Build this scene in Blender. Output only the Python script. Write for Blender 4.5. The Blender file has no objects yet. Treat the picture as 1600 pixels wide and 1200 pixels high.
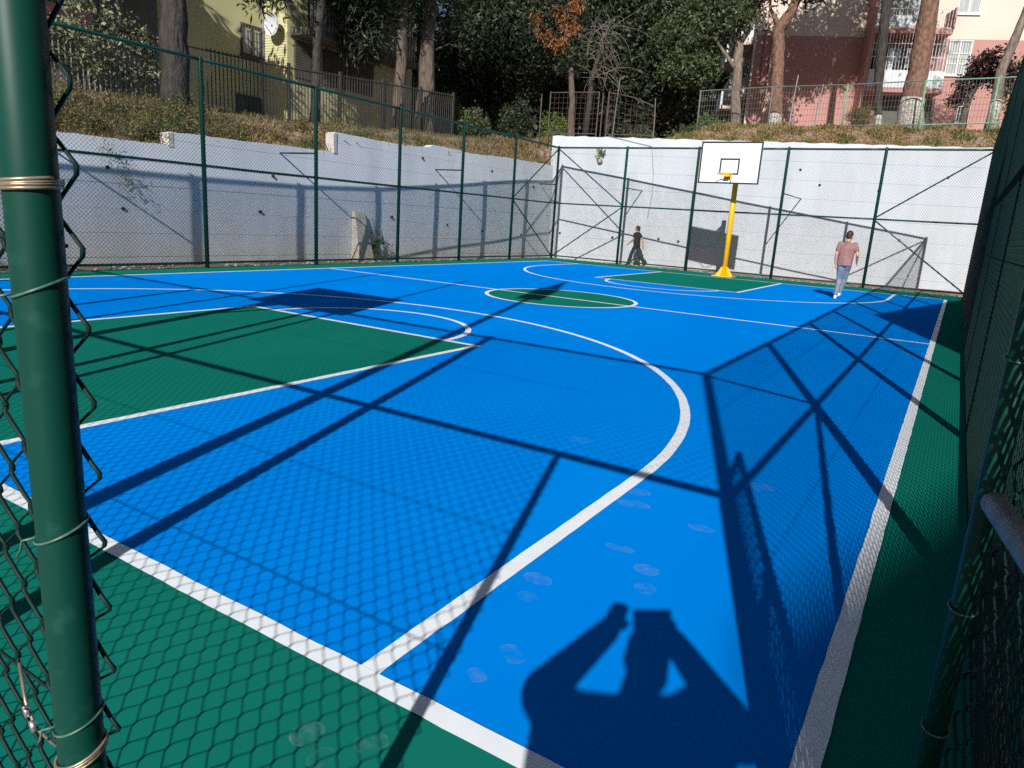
import bpy, bmesh, math, random
import numpy as np
from mathutils import Vector, Matrix

random.seed(7)
RNG = np.random.default_rng(7)
scene = bpy.context.scene
COL = scene.collection
K = 0.84            # metres per survey unit (all layout numbers below are in survey units)
R = math.radians

# ------------------------------------------------------------------ camera
CAM_U = (0.1481, -1.8297, 1.8085)
yaw, pitch, roll = -0.5449, 0.2308, -0.0642
cy_, sy_, cp_, sp_ = math.cos(yaw), math.sin(yaw), math.cos(pitch), math.sin(pitch)
fw = Vector((sy_*cp_, cy_*cp_, -sp_)); rt = Vector((cy_, -sy_, 0)); dn = fw.cross(rt)
cr_, sr_ = math.cos(roll), math.sin(roll)
r2 = rt*cr_ + dn*sr_; d2 = dn*cr_ - rt*sr_
cam_d = bpy.data.cameras.new('camera'); cam = bpy.data.objects.new('camera', cam_d); COL.objects.link(cam)
m3 = Matrix((r2, -d2, -fw)).transposed()
cam.matrix_world = Matrix.Translation(Vector(CAM_U)*K) @ m3.to_4x4()
cam_d.sensor_width = 36.0; cam_d.lens = 36*1103.9/1600
cam_d.clip_start = 0.02; cam_d.clip_end = 1000
scene.camera = cam

# ------------------------------------------------------------------ sky, sun, exposure
SUN = Vector((-0.2806, 0.8199, -0.4991)).normalized()      # direction the light travels
EL = math.asin(-SUN.z)
world = bpy.data.worlds.new('World'); scene.world = world; world.use_nodes = True
world.cycles.sampling_method = 'NONE'        # smooth sky without a disc: leave the light samples to the sun
wn = world.node_tree.nodes; wl = world.node_tree.links; wn.clear()
wo = wn.new('ShaderNodeOutputWorld'); bg = wn.new('ShaderNodeBackground'); sky = wn.new('ShaderNodeTexSky')
sky.sky_type = 'NISHITA'; sky.sun_disc = False; sky.sun_elevation = EL
sky.sun_rotation = math.atan2(-SUN.x, -SUN.y)
sky.air_density = 1.0; sky.dust_density = 0.6; sky.ozone_density = 1.5
bg.inputs['Strength'].default_value = 0.05
wl.new(sky.outputs[0], bg.inputs[0]); wl.new(bg.outputs[0], wo.inputs[0])
sl = bpy.data.lights.new('sun', 'SUN'); sl.energy = 5.0; sl.angle = R(0.5); sl.color = (1.0, 0.975, 0.94)
sun = bpy.data.objects.new('sun', sl); COL.objects.link(sun)
sun.rotation_euler = SUN.to_track_quat('-Z', 'Y').to_euler(); sun.location = (5, -20, 30)
vs = scene.view_settings
vs.view_transform = 'Standard'; vs.look = 'None'; vs.gamma = 1.0; vs.use_curve_mapping = False
vs.exposure = 0.22
scene.cycles.use_denoising = False
scene.cycles.max_bounces = 4; scene.cycles.diffuse_bounces = 2; scene.cycles.glossy_bounces = 2; scene.cycles.transparent_max_bounces = 4
scene.cycles.sample_clamp_indirect = 4

# ------------------------------------------------------------------ materials
def mat(name, col, col2=None, rough=0.6, metal=0.0, nscale=3.0, bump=0.0, bscale=40.0, coat=0.0, spec=0.5,
        island=False, transl=0.0, detail=4.0, lo=0.35, hi=0.65, extra=None, stretch=None, bdist=.02):
    m = bpy.data.materials.new(name); m.use_nodes = True
    nt = m.node_tree; n = nt.nodes; l = nt.links
    b = n['Principled BSDF']; out = n['Material Output']
    b.inputs['Roughness'].default_value = rough; b.inputs['Metallic'].default_value = metal
    b.inputs['Specular IOR Level'].default_value = spec; b.inputs['Coat Weight'].default_value = coat
    b.inputs['Coat Roughness'].default_value = 0.15
    b.inputs['Base Color'].default_value = (*col, 1)
    geo = n.new('ShaderNodeNewGeometry')
    vec = geo.outputs['Position']
    if stretch:
        mp = n.new('ShaderNodeMapping'); mp.inputs['Scale'].default_value = stretch
        l.new(vec, mp.inputs[0]); vec = mp.outputs[0]
    csock = None
    if col2 is not None:
        mix = n.new('ShaderNodeMix'); mix.data_type = 'RGBA'
        mix.inputs[6].default_value = (*col, 1); mix.inputs[7].default_value = (*col2, 1)
        if island:
            l.new(geo.outputs['Random Per Island'], mix.inputs[0])
        else:
            tx = n.new('ShaderNodeTexNoise'); tx.inputs['Scale'].default_value = nscale; tx.inputs['Detail'].default_value = detail
            l.new(vec, tx.inputs['Vector'])
            mr = n.new('ShaderNodeMapRange'); mr.inputs[1].default_value = lo; mr.inputs[2].default_value = hi
            l.new(tx.outputs['Fac'], mr.inputs[0]); l.new(mr.outputs[0], mix.inputs[0])
        csock = mix.outputs[2]
    if extra: csock = extra(n, l, geo, csock)
    if csock is not None: l.new(csock, b.inputs['Base Color'])
    if bump > 0:
        t2 = n.new('ShaderNodeTexNoise'); t2.inputs['Scale'].default_value = bscale; t2.inputs['Detail'].default_value = 5
        l.new(vec, t2.inputs['Vector'])
        bp = n.new('ShaderNodeBump'); bp.inputs['Strength'].default_value = bump; bp.inputs['Distance'].default_value = bdist
        l.new(t2.outputs['Fac'], bp.inputs['Height']); l.new(bp.outputs[0], b.inputs['Normal'])
    if transl > 0:
        tr = n.new('ShaderNodeBsdfTranslucent'); ms = n.new('ShaderNodeMixShader'); ms.inputs[0].default_value = transl
        if csock is not None: l.new(csock, tr.inputs[0])
        else: tr.inputs[0].default_value = (*col, 1)
        l.new(b.outputs[0], ms.inputs[1]); l.new(tr.outputs[0], ms.inputs[2]); l.new(ms.outputs[0], out.inputs[0])
    return m

# dusty shoe prints left on the fresh paint: (x, y, rotation, half length, half width) in units
PRINTS = [(-.986,1.562,.3,.075,.055),(-.917,1.369,.2,.06,.05),(-1.402,1.107,-.5,.09,.055),(-1.351,.925,-.5,.06,.05),
          (-1.207,1.709,.2,.09,.05),(-1.397,2.376,.1,.12,.06),(-1.45,2.6,.1,.08,.06),(-1.166,.481,-.6,.085,.05),(-1.204,.275,-.6,.05,.045),
          (-.915,2.292,.2,.09,.04),(-1.493,-.35,.8,.075,.05),(-1.371,-.40,.8,.05,.045),(-1.283,-.252,.7,.07,.05),(-2.3,3.4,.5,.12,.07),(-.8,3.3,.2,.12,.07)]
def dust_mat():
    m = bpy.data.materials.new('shoe_dust'); m.use_nodes = True; nt = m.node_tree; n = nt.nodes; l = nt.links
    b = n['Principled BSDF']; out = n['Material Output']; b.inputs['Base Color'].default_value = (.42, .50, .58, 1); b.inputs['Roughness'].default_value = .9
    tc = n.new('ShaderNodeTexCoord'); ln = n.new('ShaderNodeVectorMath'); ln.operation = 'LENGTH'
    mp = n.new('ShaderNodeMapping'); mp.inputs['Location'].default_value = (-1, -1, 0); mp.inputs['Scale'].default_value = (2, 2, 0)
    l.new(tc.outputs['Generated'], mp.inputs[0]); l.new(mp.outputs[0], ln.inputs[0])
    cr = n.new('ShaderNodeValToRGB'); e = cr.color_ramp.elements; e[0].position = 0; e[0].color = (.22,)*3+(1,); e[1].position = 1; e[1].color = (0, 0, 0, 1)
    for p, v in ((.55, .12), (.82, .16), (.90, .34), (.96, .2)): q = cr.color_ramp.elements.new(p); q.color = (v,)*3+(1,)
    l.new(ln.outputs['Value'], cr.inputs[0])
    nz_ = n.new('ShaderNodeTexNoise'); nz_.inputs['Scale'].default_value = 26; nz_.inputs['Detail'].default_value = 5
    geo = n.new('ShaderNodeNewGeometry'); l.new(geo.outputs['Position'], nz_.inputs['Vector'])
    mr = n.new('ShaderNodeMapRange'); mr.inputs[1].default_value = .36; mr.inputs[2].default_value = .68; l.new(nz_.outputs['Fac'], mr.inputs[0])
    mu = n.new('ShaderNodeMath'); mu.operation = 'MULTIPLY'; l.new(cr.outputs[0], mu.inputs[0]); l.new(mr.outputs[0], mu.inputs[1])
    oi = n.new('ShaderNodeObjectInfo'); m0 = n.new('ShaderNodeMath'); m0.operation = 'MULTIPLY_ADD'; m0.inputs[1].default_value = .7; m0.inputs[2].default_value = .25; l.new(oi.outputs['Random'], m0.inputs[0])
    mu2 = n.new('ShaderNodeMath'); mu2.operation = 'MULTIPLY'; l.new(mu.outputs[0], mu2.inputs[0]); l.new(m0.outputs[0], mu2.inputs[1]); mu = mu2
    tr = n.new('ShaderNodeBsdfTransparent'); ms = n.new('ShaderNodeMixShader'); l.new(mu.outputs[0], ms.inputs[0]); l.new(tr.outputs[0], ms.inputs[1]); l.new(b.outputs[0], ms.inputs[2]); l.new(ms.outputs[0], out.inputs[0])
    return m

M = {}
M['dust'] = dust_mat()
M['blue'] = mat('blue_court_paint', (0.000, .198, .70), (0.000, .230, .765), rough=.75, nscale=.55, spec=0.0, detail=6, lo=.3, hi=.7, stretch=(1, .35, 1))
M['green'] = mat('green_court_paint', (.005, .152, .114), (.008, .182, .137), rough=.75, nscale=.6, spec=0.0, detail=6, lo=.3, hi=.7, stretch=(1, .35, 1))
M['white'] = mat('white_line_paint', (.84, .885, .92), (.77, .80, .83), rough=.6, nscale=9, lo=.45, hi=.8)
M['soil'] = mat('bare_soil', (.20, .13, .09), (.36, .26, .19), rough=.95, nscale=5, bump=.6, bscale=18)
M['rubble'] = mat('stone_rubble', (.34, .27, .22), (.5, .45, .4), rough=.95, nscale=9, island=False)
M['concrete_path'] = mat('grey_path_concrete', (.22, .21, .19), (.30, .28, .26), rough=.9, nscale=2, bump=.3)
M['wall_far'] = mat('white_wall_paint', (.54, .57, .605), (.47, .49, .515), rough=.85, nscale=1.6, stretch=(1, 1, .22), lo=.38, hi=.78, bump=.03, bscale=9, detail=6)
M['wall_left'] = mat('pale_grey_wall_paint', (.71, .745, .79), (.60, .63, .665), rough=.85, nscale=1.3, stretch=(1, 1, .22), lo=.38, hi=.78, bump=.025, bscale=6, detail=6)
M['bare_concrete'] = mat('raw_concrete', (.30, .29, .26), (.42, .40, .36), rough=.95, nscale=3, bump=.5, bscale=14)
M['post'] = mat('green_post_paint', (.0015, .047, .033), (.010, .075, .056), rough=.48, nscale=22, spec=.25, lo=.60, hi=.75, detail=7)
M['postdull'] = mat('green_fence_paint', (.003, .05, .037), (.005, .062, .045), rough=.4, nscale=5)
M['wire'] = mat('green_coated_wire', (.004, .020, .017), (.007, .028, .023), rough=.55, nscale=20, spec=.2)
M['tie'] = mat('rusty_tie_wire', (.30, .23, .15), (.42, .36, .27), rough=.4, metal=.6, nscale=60)
M['tie_green'] = mat('green_tie_wire', (.02, .11, .075), (.10, .17, .13), rough=.4, nscale=60)
M['silver'] = mat('zinc_clamp', (.6, .6, .58), rough=.35, metal=.9)
M['board'] = mat('white_board_paint', (.80, .80, .78), (.76, .76, .75), rough=.5, nscale=2)
M['black'] = mat('black_paint', (.012, .013, .015), rough=.5)
M['yellow'] = mat('yellow_paint', (.86, .47, .012), (.80, .43, .012), rough=.4, nscale=3)
M['grey_metal'] = mat('galvanised_steel', (.35, .36, .36), (.25, .26, .26), rough=.5, metal=.5, nscale=7)
M['dark_metal'] = mat('dark_iron', (.03, .03, .032), (.05, .045, .04), rough=.6, nscale=9)
M['pale_iron'] = mat('pale_iron_bars', (.30, .30, .29), (.16, .14, .12), rough=.6, nscale=6)
M['rust'] = mat('rusty_iron', (.065, .042, .034), (.12, .085, .07), rough=.8, nscale=8)
M['lgreen'] = mat('light_green_fence_paint', (.11, .27, .14), (.18, .34, .21), rough=.6, nscale=5)
M['mesh_grey'] = mat('grey_welded_wire', (.13, .14, .125), rough=.7, spec=.2)
M['bark'] = mat('brown_bark', (.15, .112, .085), (.07, .052, .042), rough=.95, nscale=9, bump=1.0, bscale=10, bdist=.09, stretch=(1, 1, .35))
M['bark_pine'] = mat('reddish_pine_bark', (.25, .13, .082), (.11, .066, .048), rough=.95, nscale=10, bump=1.0, bscale=10, bdist=.09, stretch=(1, 1, .5))
M['bark_grey'] = mat('grey_bark', (.24, .19, .15), (.13, .10, .08), rough=.95, nscale=9, bump=1.0, bscale=10, bdist=.09, stretch=(1, 1, .35))
M['bark_dark'] = mat('dark_bark', (.028, .024, .021), (.06, .05, .042), rough=.95, nscale=9, bump=1.0, bscale=10, bdist=.09, stretch=(1, 1, .35))  # colour lowered to stand in for shade on the left conifer trunk
M['lime'] = mat('whitewash', (.52, .50, .46), (.24, .19, .15), rough=.95, nscale=12, bump=.6)
M['step'] = mat('chipped_plaster', (.60, .57, .50), (.47, .43, .37), rough=.95, nscale=7, bump=.3)
M['twig'] = mat('grey_twigs', (.19, .155, .13), (.13, .105, .088), rough=.9)
def leaf(name, a, b, t=.25): return mat(name, a, b, rough=.55, island=True, transl=t, spec=.35)
M['leaf_dark'] = leaf('dark_leaves', (.008, .014, .006), (.058, .075, .036), .15)
M['leaf_pine'] = leaf('pine_needles', (.014, .028, .010), (.055, .075, .026), .15)
M['leaf_mid'] = leaf('mid_green_leaves', (.022, .040, .014), (.13, .155, .075))
M['leaf_light'] = leaf('light_green_leaves', (.07, .13, .025), (.17, .25, .06), .3)
M['leaf_dead'] = leaf('dead_orange_leaves', (.20, .07, .022), (.40, .17, .06))
M['leaf_plum'] = leaf('purple_leaves', (.022, .010, .014), (.06, .026, .03))
M['leaf_vine'] = leaf('pale_vine_leaves', (.08, .11, .035), (.42, .42, .26), .3)
M['weed'] = leaf('dry_weeds', (.070, .085, .026), (.31, .215, .10), .3)
M['weed_dry'] = leaf('dry_grass', (.17, .115, .045), (.40, .29, .14), .25)
M['weed_green'] = leaf('green_weeds', (.05, .085, .02), (.17, .19, .06), .25)
M['pink'] = mat('pink_wall_paint', (.40, .20, .175), (.44, .225, .195), rough=.85, nscale=.8, bump=.15, bscale=12)
M['cream'] = mat('cream_wall_paint', (.60, .49, .41), (.65, .54, .46), rough=.85, nscale=.7, bump=.15, bscale=12)
M['yellow_wall'] = mat('pale_yellow_wall', (.50, .48, .25), (.56, .54, .30), rough=.85, nscale=.7, bump=.15)
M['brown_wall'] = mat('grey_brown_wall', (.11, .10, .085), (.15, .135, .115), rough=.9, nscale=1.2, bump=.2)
M['glass'] = mat('window_glass', (.03, .04, .045), rough=.08, spec=.8)
M['curtain'] = mat('pale_curtain', (.45, .47, .45), (.30, .32, .32), rough=.9, nscale=16, stretch=(1, 1, .05))
M['white_frame'] = mat('white_frame_paint', (.68, .68, .66), rough=.5)
M['panel'] = mat('white_metal_panel', (.55, .57, .58), (.48, .50, .52), rough=.5, nscale=5)
M['shutter'] = mat('grey_shutter', (.075, .072, .055), (.10, .095, .075), rough=.7, nscale=3)
M['orange_wall'] = mat('orange_wall', (.55, .19, .05), rough=.8)
M['skin'] = mat('skin', (.46, .25, .17), (.50, .28, .19), rough=.5, nscale=12)
M['hair'] = mat('dark_hair', (.018, .012, .009), (.035, .022, .015), rough=.6, nscale=60)
M['tee_pink'] = mat('dusty_pink_cotton', (.30, .155, .14), (.23, .118, .108), rough=.9, nscale=9, bump=.5, bscale=11)
M['denim'] = mat('washed_denim', (.105, .145, .195), (.21, .25, .285), rough=.9, nscale=8, bump=.4, bscale=13)
M['tee_black'] = mat('black_cotton', (.014, .013, .012), (.024, .022, .020), rough=.9, nscale=9, bump=.4, bscale=12)
M['trouser_black'] = mat('charcoal_cotton', (.022, .024, .028), (.034, .036, .042), rough=.9, nscale=9, bump=.4, bscale=12)
M['shoe_white'] = mat('white_leather', (.72, .72, .72), rough=.5)
M['shoe_dark'] = mat('black_leather', (.02, .02, .02), rough=.5)
M['cloth_grey'] = mat('grey_plastic_wrap', (.10, .10, .095), (.30, .30, .29), rough=.55, nscale=16, bump=.5, bscale=14)
M['pipe'] = mat('galvanised_pipe', (.27, .27, .265), (.16, .16, .155), rough=.6, nscale=18)
M['phone'] = mat('dark_phone', (.03, .03, .035), rough=.25)
M['block'] = mat('plain_block_wall', (.45, .42, .38), (.52, .49, .44), rough=.9, nscale=.6)

# ------------------------------------------------------------------ mesh helpers (layout units in, metres out)
class MB:
    def __init__(s): s.v = []; s.f = []
    def add(s, vs, fs):
        o = len(s.v); s.v.extend([tuple(p) for p in vs]); s.f.extend([tuple(i+o for i in f) for f in fs]); return s
    def box(s, x0, x1, y0, y1, z0, z1):
        return s.add([(x0,y0,z0),(x1,y0,z0),(x1,y1,z0),(x0,y1,z0),(x0,y0,z1),(x1,y0,z1),(x1,y1,z1),(x0,y1,z1)],
                     [(0,3,2,1),(4,5,6,7),(0,1,5,4),(1,2,6,5),(2,3,7,6),(3,0,4,7)])
    def obox(s, o, ax, ay, az, a0, a1, b0, b1, c0, c1):   # box in a local frame
        o, ax, ay, az = map(Vector, (o, ax, ay, az)); P = []
        for c in (c0, c1):
            for (a, b) in ((a0,b0),(a1,b0),(a1,b1),(a0,b1)): P.append(tuple(o + ax*a + ay*b + az*c))
        return s.add(P, [(0,3,2,1),(4,5,6,7),(0,1,5,4),(1,2,6,5),(2,3,7,6),(3,0,4,7)])
    def path(s, pts, rad, n=8, caps=True):
        pts = [Vector(p) for p in pts]
        if not hasattr(rad, '__len__'): rad = [rad]*len(pts)
        prev = None; rings = []
        for i, p in enumerate(pts):
            t = (pts[min(i+1, len(pts)-1)] - pts[max(i-1, 0)]).normalized()
            if prev is None:
                a = Vector((0,0,1)) if abs(t.z) < .9 else Vector((1,0,0)); u = t.cross(a).normalized()
            else: u = (prev - t*prev.dot(t)).normalized()
            prev = u; w = t.cross(u)
            rings.append([tuple(p + (u*math.cos(2*math.pi*k/n) + w*math.sin(2*math.pi*k/n))*rad[i]) for k in range(n)])
        vs_ = [q for r in rings for q in r]; fs = []
        for i in range(len(pts)-1):
            for k in range(n):
                a, b = i*n+k, i*n+(k+1) % n; fs.append((a, b, b+n, a+n))
        if caps: fs.append(tuple(range(n-1, -1, -1))); fs.append(tuple((len(pts)-1)*n+k for k in range(n)))
        return s.add(vs_, fs)
    def poly(s, pts): return s.add(pts, [tuple(range(len(pts)))])
    def strip(s, A, B):      # two polylines of equal length -> quads
        n = len(A); return s.add(list(A)+list(B), [(i, i+1, n+i+1, n+i) for i in range(n-1)])
    def ico(s, c, r, sub=1, jitter=0, sc=(1,1,1)):
        bm = bmesh.new(); bmesh.ops.create_icosphere(bm, subdivisions=sub, radius=1)
        vs_ = [(c[0]+v.co.x*r*sc[0]*(1+random.uniform(-jitter, jitter)), c[1]+v.co.y*r*sc[1]*(1+random.uniform(-jitter, jitter)), c[2]+v.co.z*r*sc[2]*(1+random.uniform(-jitter, jitter))) for v in bm.verts]
        fs = [tuple(v.index for v in f.verts) for f in bm.faces]; bm.free(); return s.add(vs_, fs)
    def build(s, name, m, parent=None, smooth=False, origin=None):
        return link_mesh(name, np.array(s.v, float), s.f, m, parent, smooth, origin)

def link_mesh(name, v, f, m, parent=None, smooth=False, origin=None):
    if parent is not None: org = np.array(parent['_o'])
    elif origin is not None: org = np.array(origin, float)
    else: org = np.array([0., 0., 0.])
    me = bpy.data.meshes.new(name)
    me.from_pydata(((v-org)*K).tolist(), [], f); me.update()
    me.materials.append(m)
    if smooth: me.polygons.foreach_set('use_smooth', [True]*len(me.polygons))
    o = bpy.data.objects.new(name, me); COL.objects.link(o)
    if parent is not None: o.parent = parent
    else: o.location = Vector(org)*K
    o['_o'] = [float(x) for x in org]
    return o

def quads_mesh(name, V, m, parent=None, origin=(0,0,0)):     # V: (N,4,3) array of separate quads
    V = np.asarray(V, float); N = len(V)
    org = np.array(parent['_o']) if parent is not None else np.array(origin, float)
    me = bpy.data.meshes.new(name)
    me.vertices.add(N*4); me.loops.add(N*4); me.polygons.add(N)
    me.vertices.foreach_set('co', ((V.reshape(-1, 3)-org)*K).ravel())
    me.loops.foreach_set('vertex_index', np.arange(N*4))
    me.polygons.foreach_set('loop_start', np.arange(N)*4); me.polygons.foreach_set('loop_total', np.full(N, 4))
    me.update(calc_edges=True); me.materials.append(m)
    o = bpy.data.objects.new(name, me); COL.objects.link(o)
    if parent is not None: o.parent = parent
    else: o.location = Vector(org)*K
    o['_o'] = [float(x) for x in org]
    return o

def tag(o, label=None, cat=None, group=None, kind=None):
    if label: o['label'] = label
    if cat: o['category'] = cat
    if group: o['group'] = group
    if kind: o['kind'] = kind
    return o
def thing(name, label, cat, loc, group=None):
    o = bpy.data.objects.new(name, None); COL.objects.link(o); o.empty_display_size = .2
    o.location = Vector(loc)*K; o['_o'] = [float(x) for x in loc]
    return tag(o, label, cat, group)
def copy_child(src, parent, loc=None, rotz=None, scale=None, name=None):
    c = src.copy(); COL.objects.link(c); c.parent = parent
    if name: c.name = name
    if loc is not None: c.location = (Vector(loc)-Vector(parent['_o']))*K
    if rotz is not None: c.rotation_euler = (0, 0, rotz)
    if scale is not None: c.scale = scale
    return c
def smooth01(t): t = max(0., min(1., t)); return t*t*(3-2*t)
def interp(x, xs, ys): return float(np.interp(x, xs, ys))

# ================================================================== THE SETTING
# court dimensions (units)
W, L = 15.68, 26.73
CX = -W/2
FX0, FX1, FY0, FY1 = -16.8, 0.56, -1.4, 29.05      # fence rectangle
LW = 0.095                                         # painted line width

g = MB()
g.add([(-400,-400,-.5),(400,-400,-.5),(400,400,-.5),(-400,400,-.5)], [(0,1,2,3)])
ground = tag(g.build('ground', M['soil']), kind='structure')

court = MB().box(FX0-.18, FX1+.25, FY0-.2, FY1+.16, -.12, 0).build('court_floor', M['green'])
tag(court, kind='structure')
E1, E2, E3 = .003, .0055, .008
def sheet(name, pts, z, m): return MB().poly([(x, y, z) for x, y in pts]).build(name, m, court)
sheet('blue_playing_area', [(-W,0),(0,0),(0,L),(-W,L)], E1, M['blue'])
kw, kl = 2.40, 6.35
sheet('green_key', [(CX-kw,0),(CX+kw,0),(CX+kw,kl),(CX-kw,kl)], E2, M['green'])
sheet('green_key', [(CX-kw,L-kl),(CX+kw,L-kl),(CX+kw,L),(CX-kw,L)], E2, M['green'])
sheet('green_centre_circle', [(CX+1.8*math.cos(a), L/2+1.8*math.sin(a)) for a in np.linspace(0, 2*math.pi, 96, endpoint=False)], E2, M['green'])
def painted(name, pts, z=E3, w=LW, closed=False):
    """a painted line with slightly uneven edges; long lines are subdivided"""
    P = []
    for i in range(len(pts)-1):
        a, b = np.array(pts[i]), np.array(pts[i+1]); n = max(1, int(np.linalg.norm(b-a)/.12))
        for k in range(n): P.append(a+(b-a)*k/n)
    P.append(np.array(pts[-1])); P = np.array(P); n = len(P)
    if closed: T = np.roll(P, -1, 0)-np.roll(P, 1, 0)
    else: T = np.gradient(P, axis=0)
    T /= np.linalg.norm(T, axis=1)[:, None]; N = np.c_[-T[:, 1], T[:, 0]]
    e1 = w/2+RNG.normal(0, .0018, n); e2 = w/2+RNG.normal(0, .0018, n)
    if closed: e1[-1] = e1[0]; e2[-1] = e2[0]
    A = P-N*e1[:, None]; B = P+N*e2[:, None]
    return MB().strip([(x, y, z) for x, y in A], [(x, y, z) for x, y in B]).build(name, M['white'], court)
h = LW/2
painted('sideline', [(0,-h),(0,L+h)]); painted('sideline', [(-W,-h),(-W,L+h)])
painted('baseline', [(-W+h,0),(-h,0)]); painted('baseline', [(-W+h,L),(-h,L)])
painted('halfway_line', [(-W+h,L/2),(-h,L/2)])
cc = np.linspace(0, 2*math.pi, 140)
painted('centre_circle_line', [(CX+1.8*math.cos(a), L/2+1.8*math.sin(a)) for a in cc], z=E3+.0013)
for (yb, s) in ((0, 1), (L, -1)):
    painted('key_side_line', [(CX+kw, yb+s*h), (CX+kw, yb+s*(kl+h))]); painted('key_side_line', [(CX-kw, yb+s*h), (CX-kw, yb+s*(kl+h))])
    painted('free_throw_line', [(CX-kw+h, yb+s*kl), (CX+kw-h, yb+s*kl)])
    painted('free_throw_arc', [(CX+1.84*math.cos(a), yb+s*(kl+1.84*math.sin(a))) for a in np.linspace(.026, math.pi-.026, 60)], z=E3+.0013)
    R3, c3 = 6.27, 2.92
    arc = [(CX+R3*math.cos(a), yb+s*(c3+R3*math.sin(a))) for a in np.linspace(0, math.pi, 120)]
    painted('three_point_line', [(CX+R3, yb+s*h)] + arc + [(CX-R3, yb+s*h)], z=E3+.0013)

for (x, y, a, hl, hw) in PRINTS:
    MB().poly([(x+hl*math.cos(t)*math.cos(a)-hw*math.sin(t)*math.sin(a)*(1+.25*math.sin(2*t+x*9)), y+hl*math.cos(t)*math.sin(a)+hw*math.sin(t)*math.cos(a)*(1+.25*math.sin(2*t+x*9)), E3+.003) for t in np.linspace(0, 2*math.pi, 24, endpoint=False)]).build('shoe_print', M['dust'], court)
# soil strips between fence and walls
def wall_x(y): return interp(y, [-40, 11, 15, 18.4, 21.6, 24.6, 28, 31], [-18.42, -18.41, -18.40, -18.30, -18.12, -17.94, -17.73, -17.6])
def wall_y(x): return 34.5+.245*x if x > -17.85 else 30.13
def grid_mesh(name, xs, ys, fz, m, kind='structure'):
    V = [(x, y, fz(x, y)) for y in ys for x in xs]; nx = len(xs)
    F = [(j*nx+i, j*nx+i+1, (j+1)*nx+i+1, (j+1)*nx+i) for j in range(len(ys)-1) for i in range(nx-1)]
    o = link_mesh(name, np.array(V, float), F, m, smooth=True); return tag(o, kind=kind)
def nz(x, y): return .5*math.sin(x*2.3+1.3*y)+.3*math.sin(x*5.1-y*3.7)+.2*math.sin(y*7.3+x)
grid_mesh('soil_strip', np.linspace(-18.9, FX0-.19, 8), np.linspace(-6, 31, 120), lambda x, y: -.04-.012*(FX0-x)+.02*nz(x, y), M['soil'])
V = []; F = []
xs = np.linspace(FX0-1.2, 8, 110); ss = np.linspace(0, 1, 8)
for x in xs:
    for t in ss:
        y0 = FY1+.17; y1 = wall_y(x)+.3; V.append((x, y0+(y1-y0)*t, -.035-.012*(y1-y0)*t+.02*nz(x, y0+(y1-y0)*t)))
for i in range(len(xs)-1):
    for j in range(7): F.append((i*8+j, (i+1)*8+j, (i+1)*8+j+1, i*8+j+1))
tag(link_mesh('soil_strip', np.array(V), F, M['soil'], smooth=True), kind='structure')
grid_mesh('path', np.linspace(-24, 12, 40), np.linspace(-14, FY0-.21, 14), lambda x, y: -.06+.01*nz(x, y), M['concrete_path'])
grid_mesh('soil_strip', np.linspace(FX1+.26, 9, 10), np.linspace(FY0-.2, 40, 60), lambda x, y: -.07+.03*nz(x, y), M['soil'])
# rubble chips along the foot of the walls
B = MB()
for i in range(420):
    if i % 2: x = random.uniform(-17, 3); y = random.uniform(FY1+.2, FY1+.8)
    else: x = random.uniform(-18.1, FX0-.22); y = random.uniform(2, 29.5)
    B.ico((x, y, -.03), random.uniform(.02, .07), 1, .3, (1.2, 1, .7))
tag(B.build('stone_rubble', M['rubble']), 'pale broken stones lying along the foot of the walls', 'rubble', kind='stuff')

# terraces above the walls
def top_left(y): return interp(y, [-40, 10.2, 10.4, 16.0, 16.5, 30.2], [2.95, 3.08, 3.25, 3.45, 3.95, 4.35])
def base_rail(y): return interp(y, [-40, 9, 17, 23, 27, 31], [4.2, 4.45, 4.7, 5.15, 5.4, 5.6])
def HL(s, y):
    a, b = top_left(y), base_rail(y)
    return a+(b-a)*smooth01(s/3.2)+.25*smooth01((s-5)/20)
def HF(s, x=0):
    k = .12+.88*smooth01((x+14.5)/3.5)
    return 5.72+1.28*k*smooth01(s/4.2)+.5*smooth01((s-6)/10)
def H(x, y):
    if y <= 30.13 and x < -17: return HL(max(0, wall_x(y)-x), y)+.05*nz(x, y)
    dF = max(0, y-wall_y(x))
    hf = HF(dF, x)
    if x > -17.6: return hf+.05*nz(x, y)
    hl = HL(max(0, -17.6-x), 30.13)
    w = max(smooth01((y-30.13)/7), smooth01((x+22)/4.2)*smooth01((y-30.1)/.8))
    return hl*(1-w)+hf*w+.05*nz(x, y)
def terrace(name, rows):
    nx = len(rows[0]); V = [(x, y, H(x, y)) for r in rows for (x, y) in r]
    F = [(j*nx+i, j*nx+i+1, (j+1)*nx+i+1, (j+1)*nx+i) for j in range(len(rows)-1) for i in range(nx-1)]
    return tag(link_mesh(name, np.array(V), F, M['soil'], smooth=True), kind='structure')
offs = [.12, .5, 1, 1.6, 2.2, 2.8, 3.4, 4.2, 5.5, 8, 12, 20, 40, 80]
terrace('terrace', [[(wall_x(y)-s, y) for s in reversed(offs)] for y in np.r_[np.linspace(-40, 0, 10), np.linspace(1, 30.1, 70)]])
offs2 = [.12, .6, 1.2, 2, 2.8, 3.6, 4.4, 5.5, 8, 12, 20, 40, 90]
xsF = np.r_[np.linspace(-100, -30, 12), np.linspace(-28, -17.9, 22), np.linspace(-17.8, 8, 60), np.linspace(12, 70, 8)]
terrace('terrace', [[(x, wall_y(x)+s) for x in xsF] for s in offs2])

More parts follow.
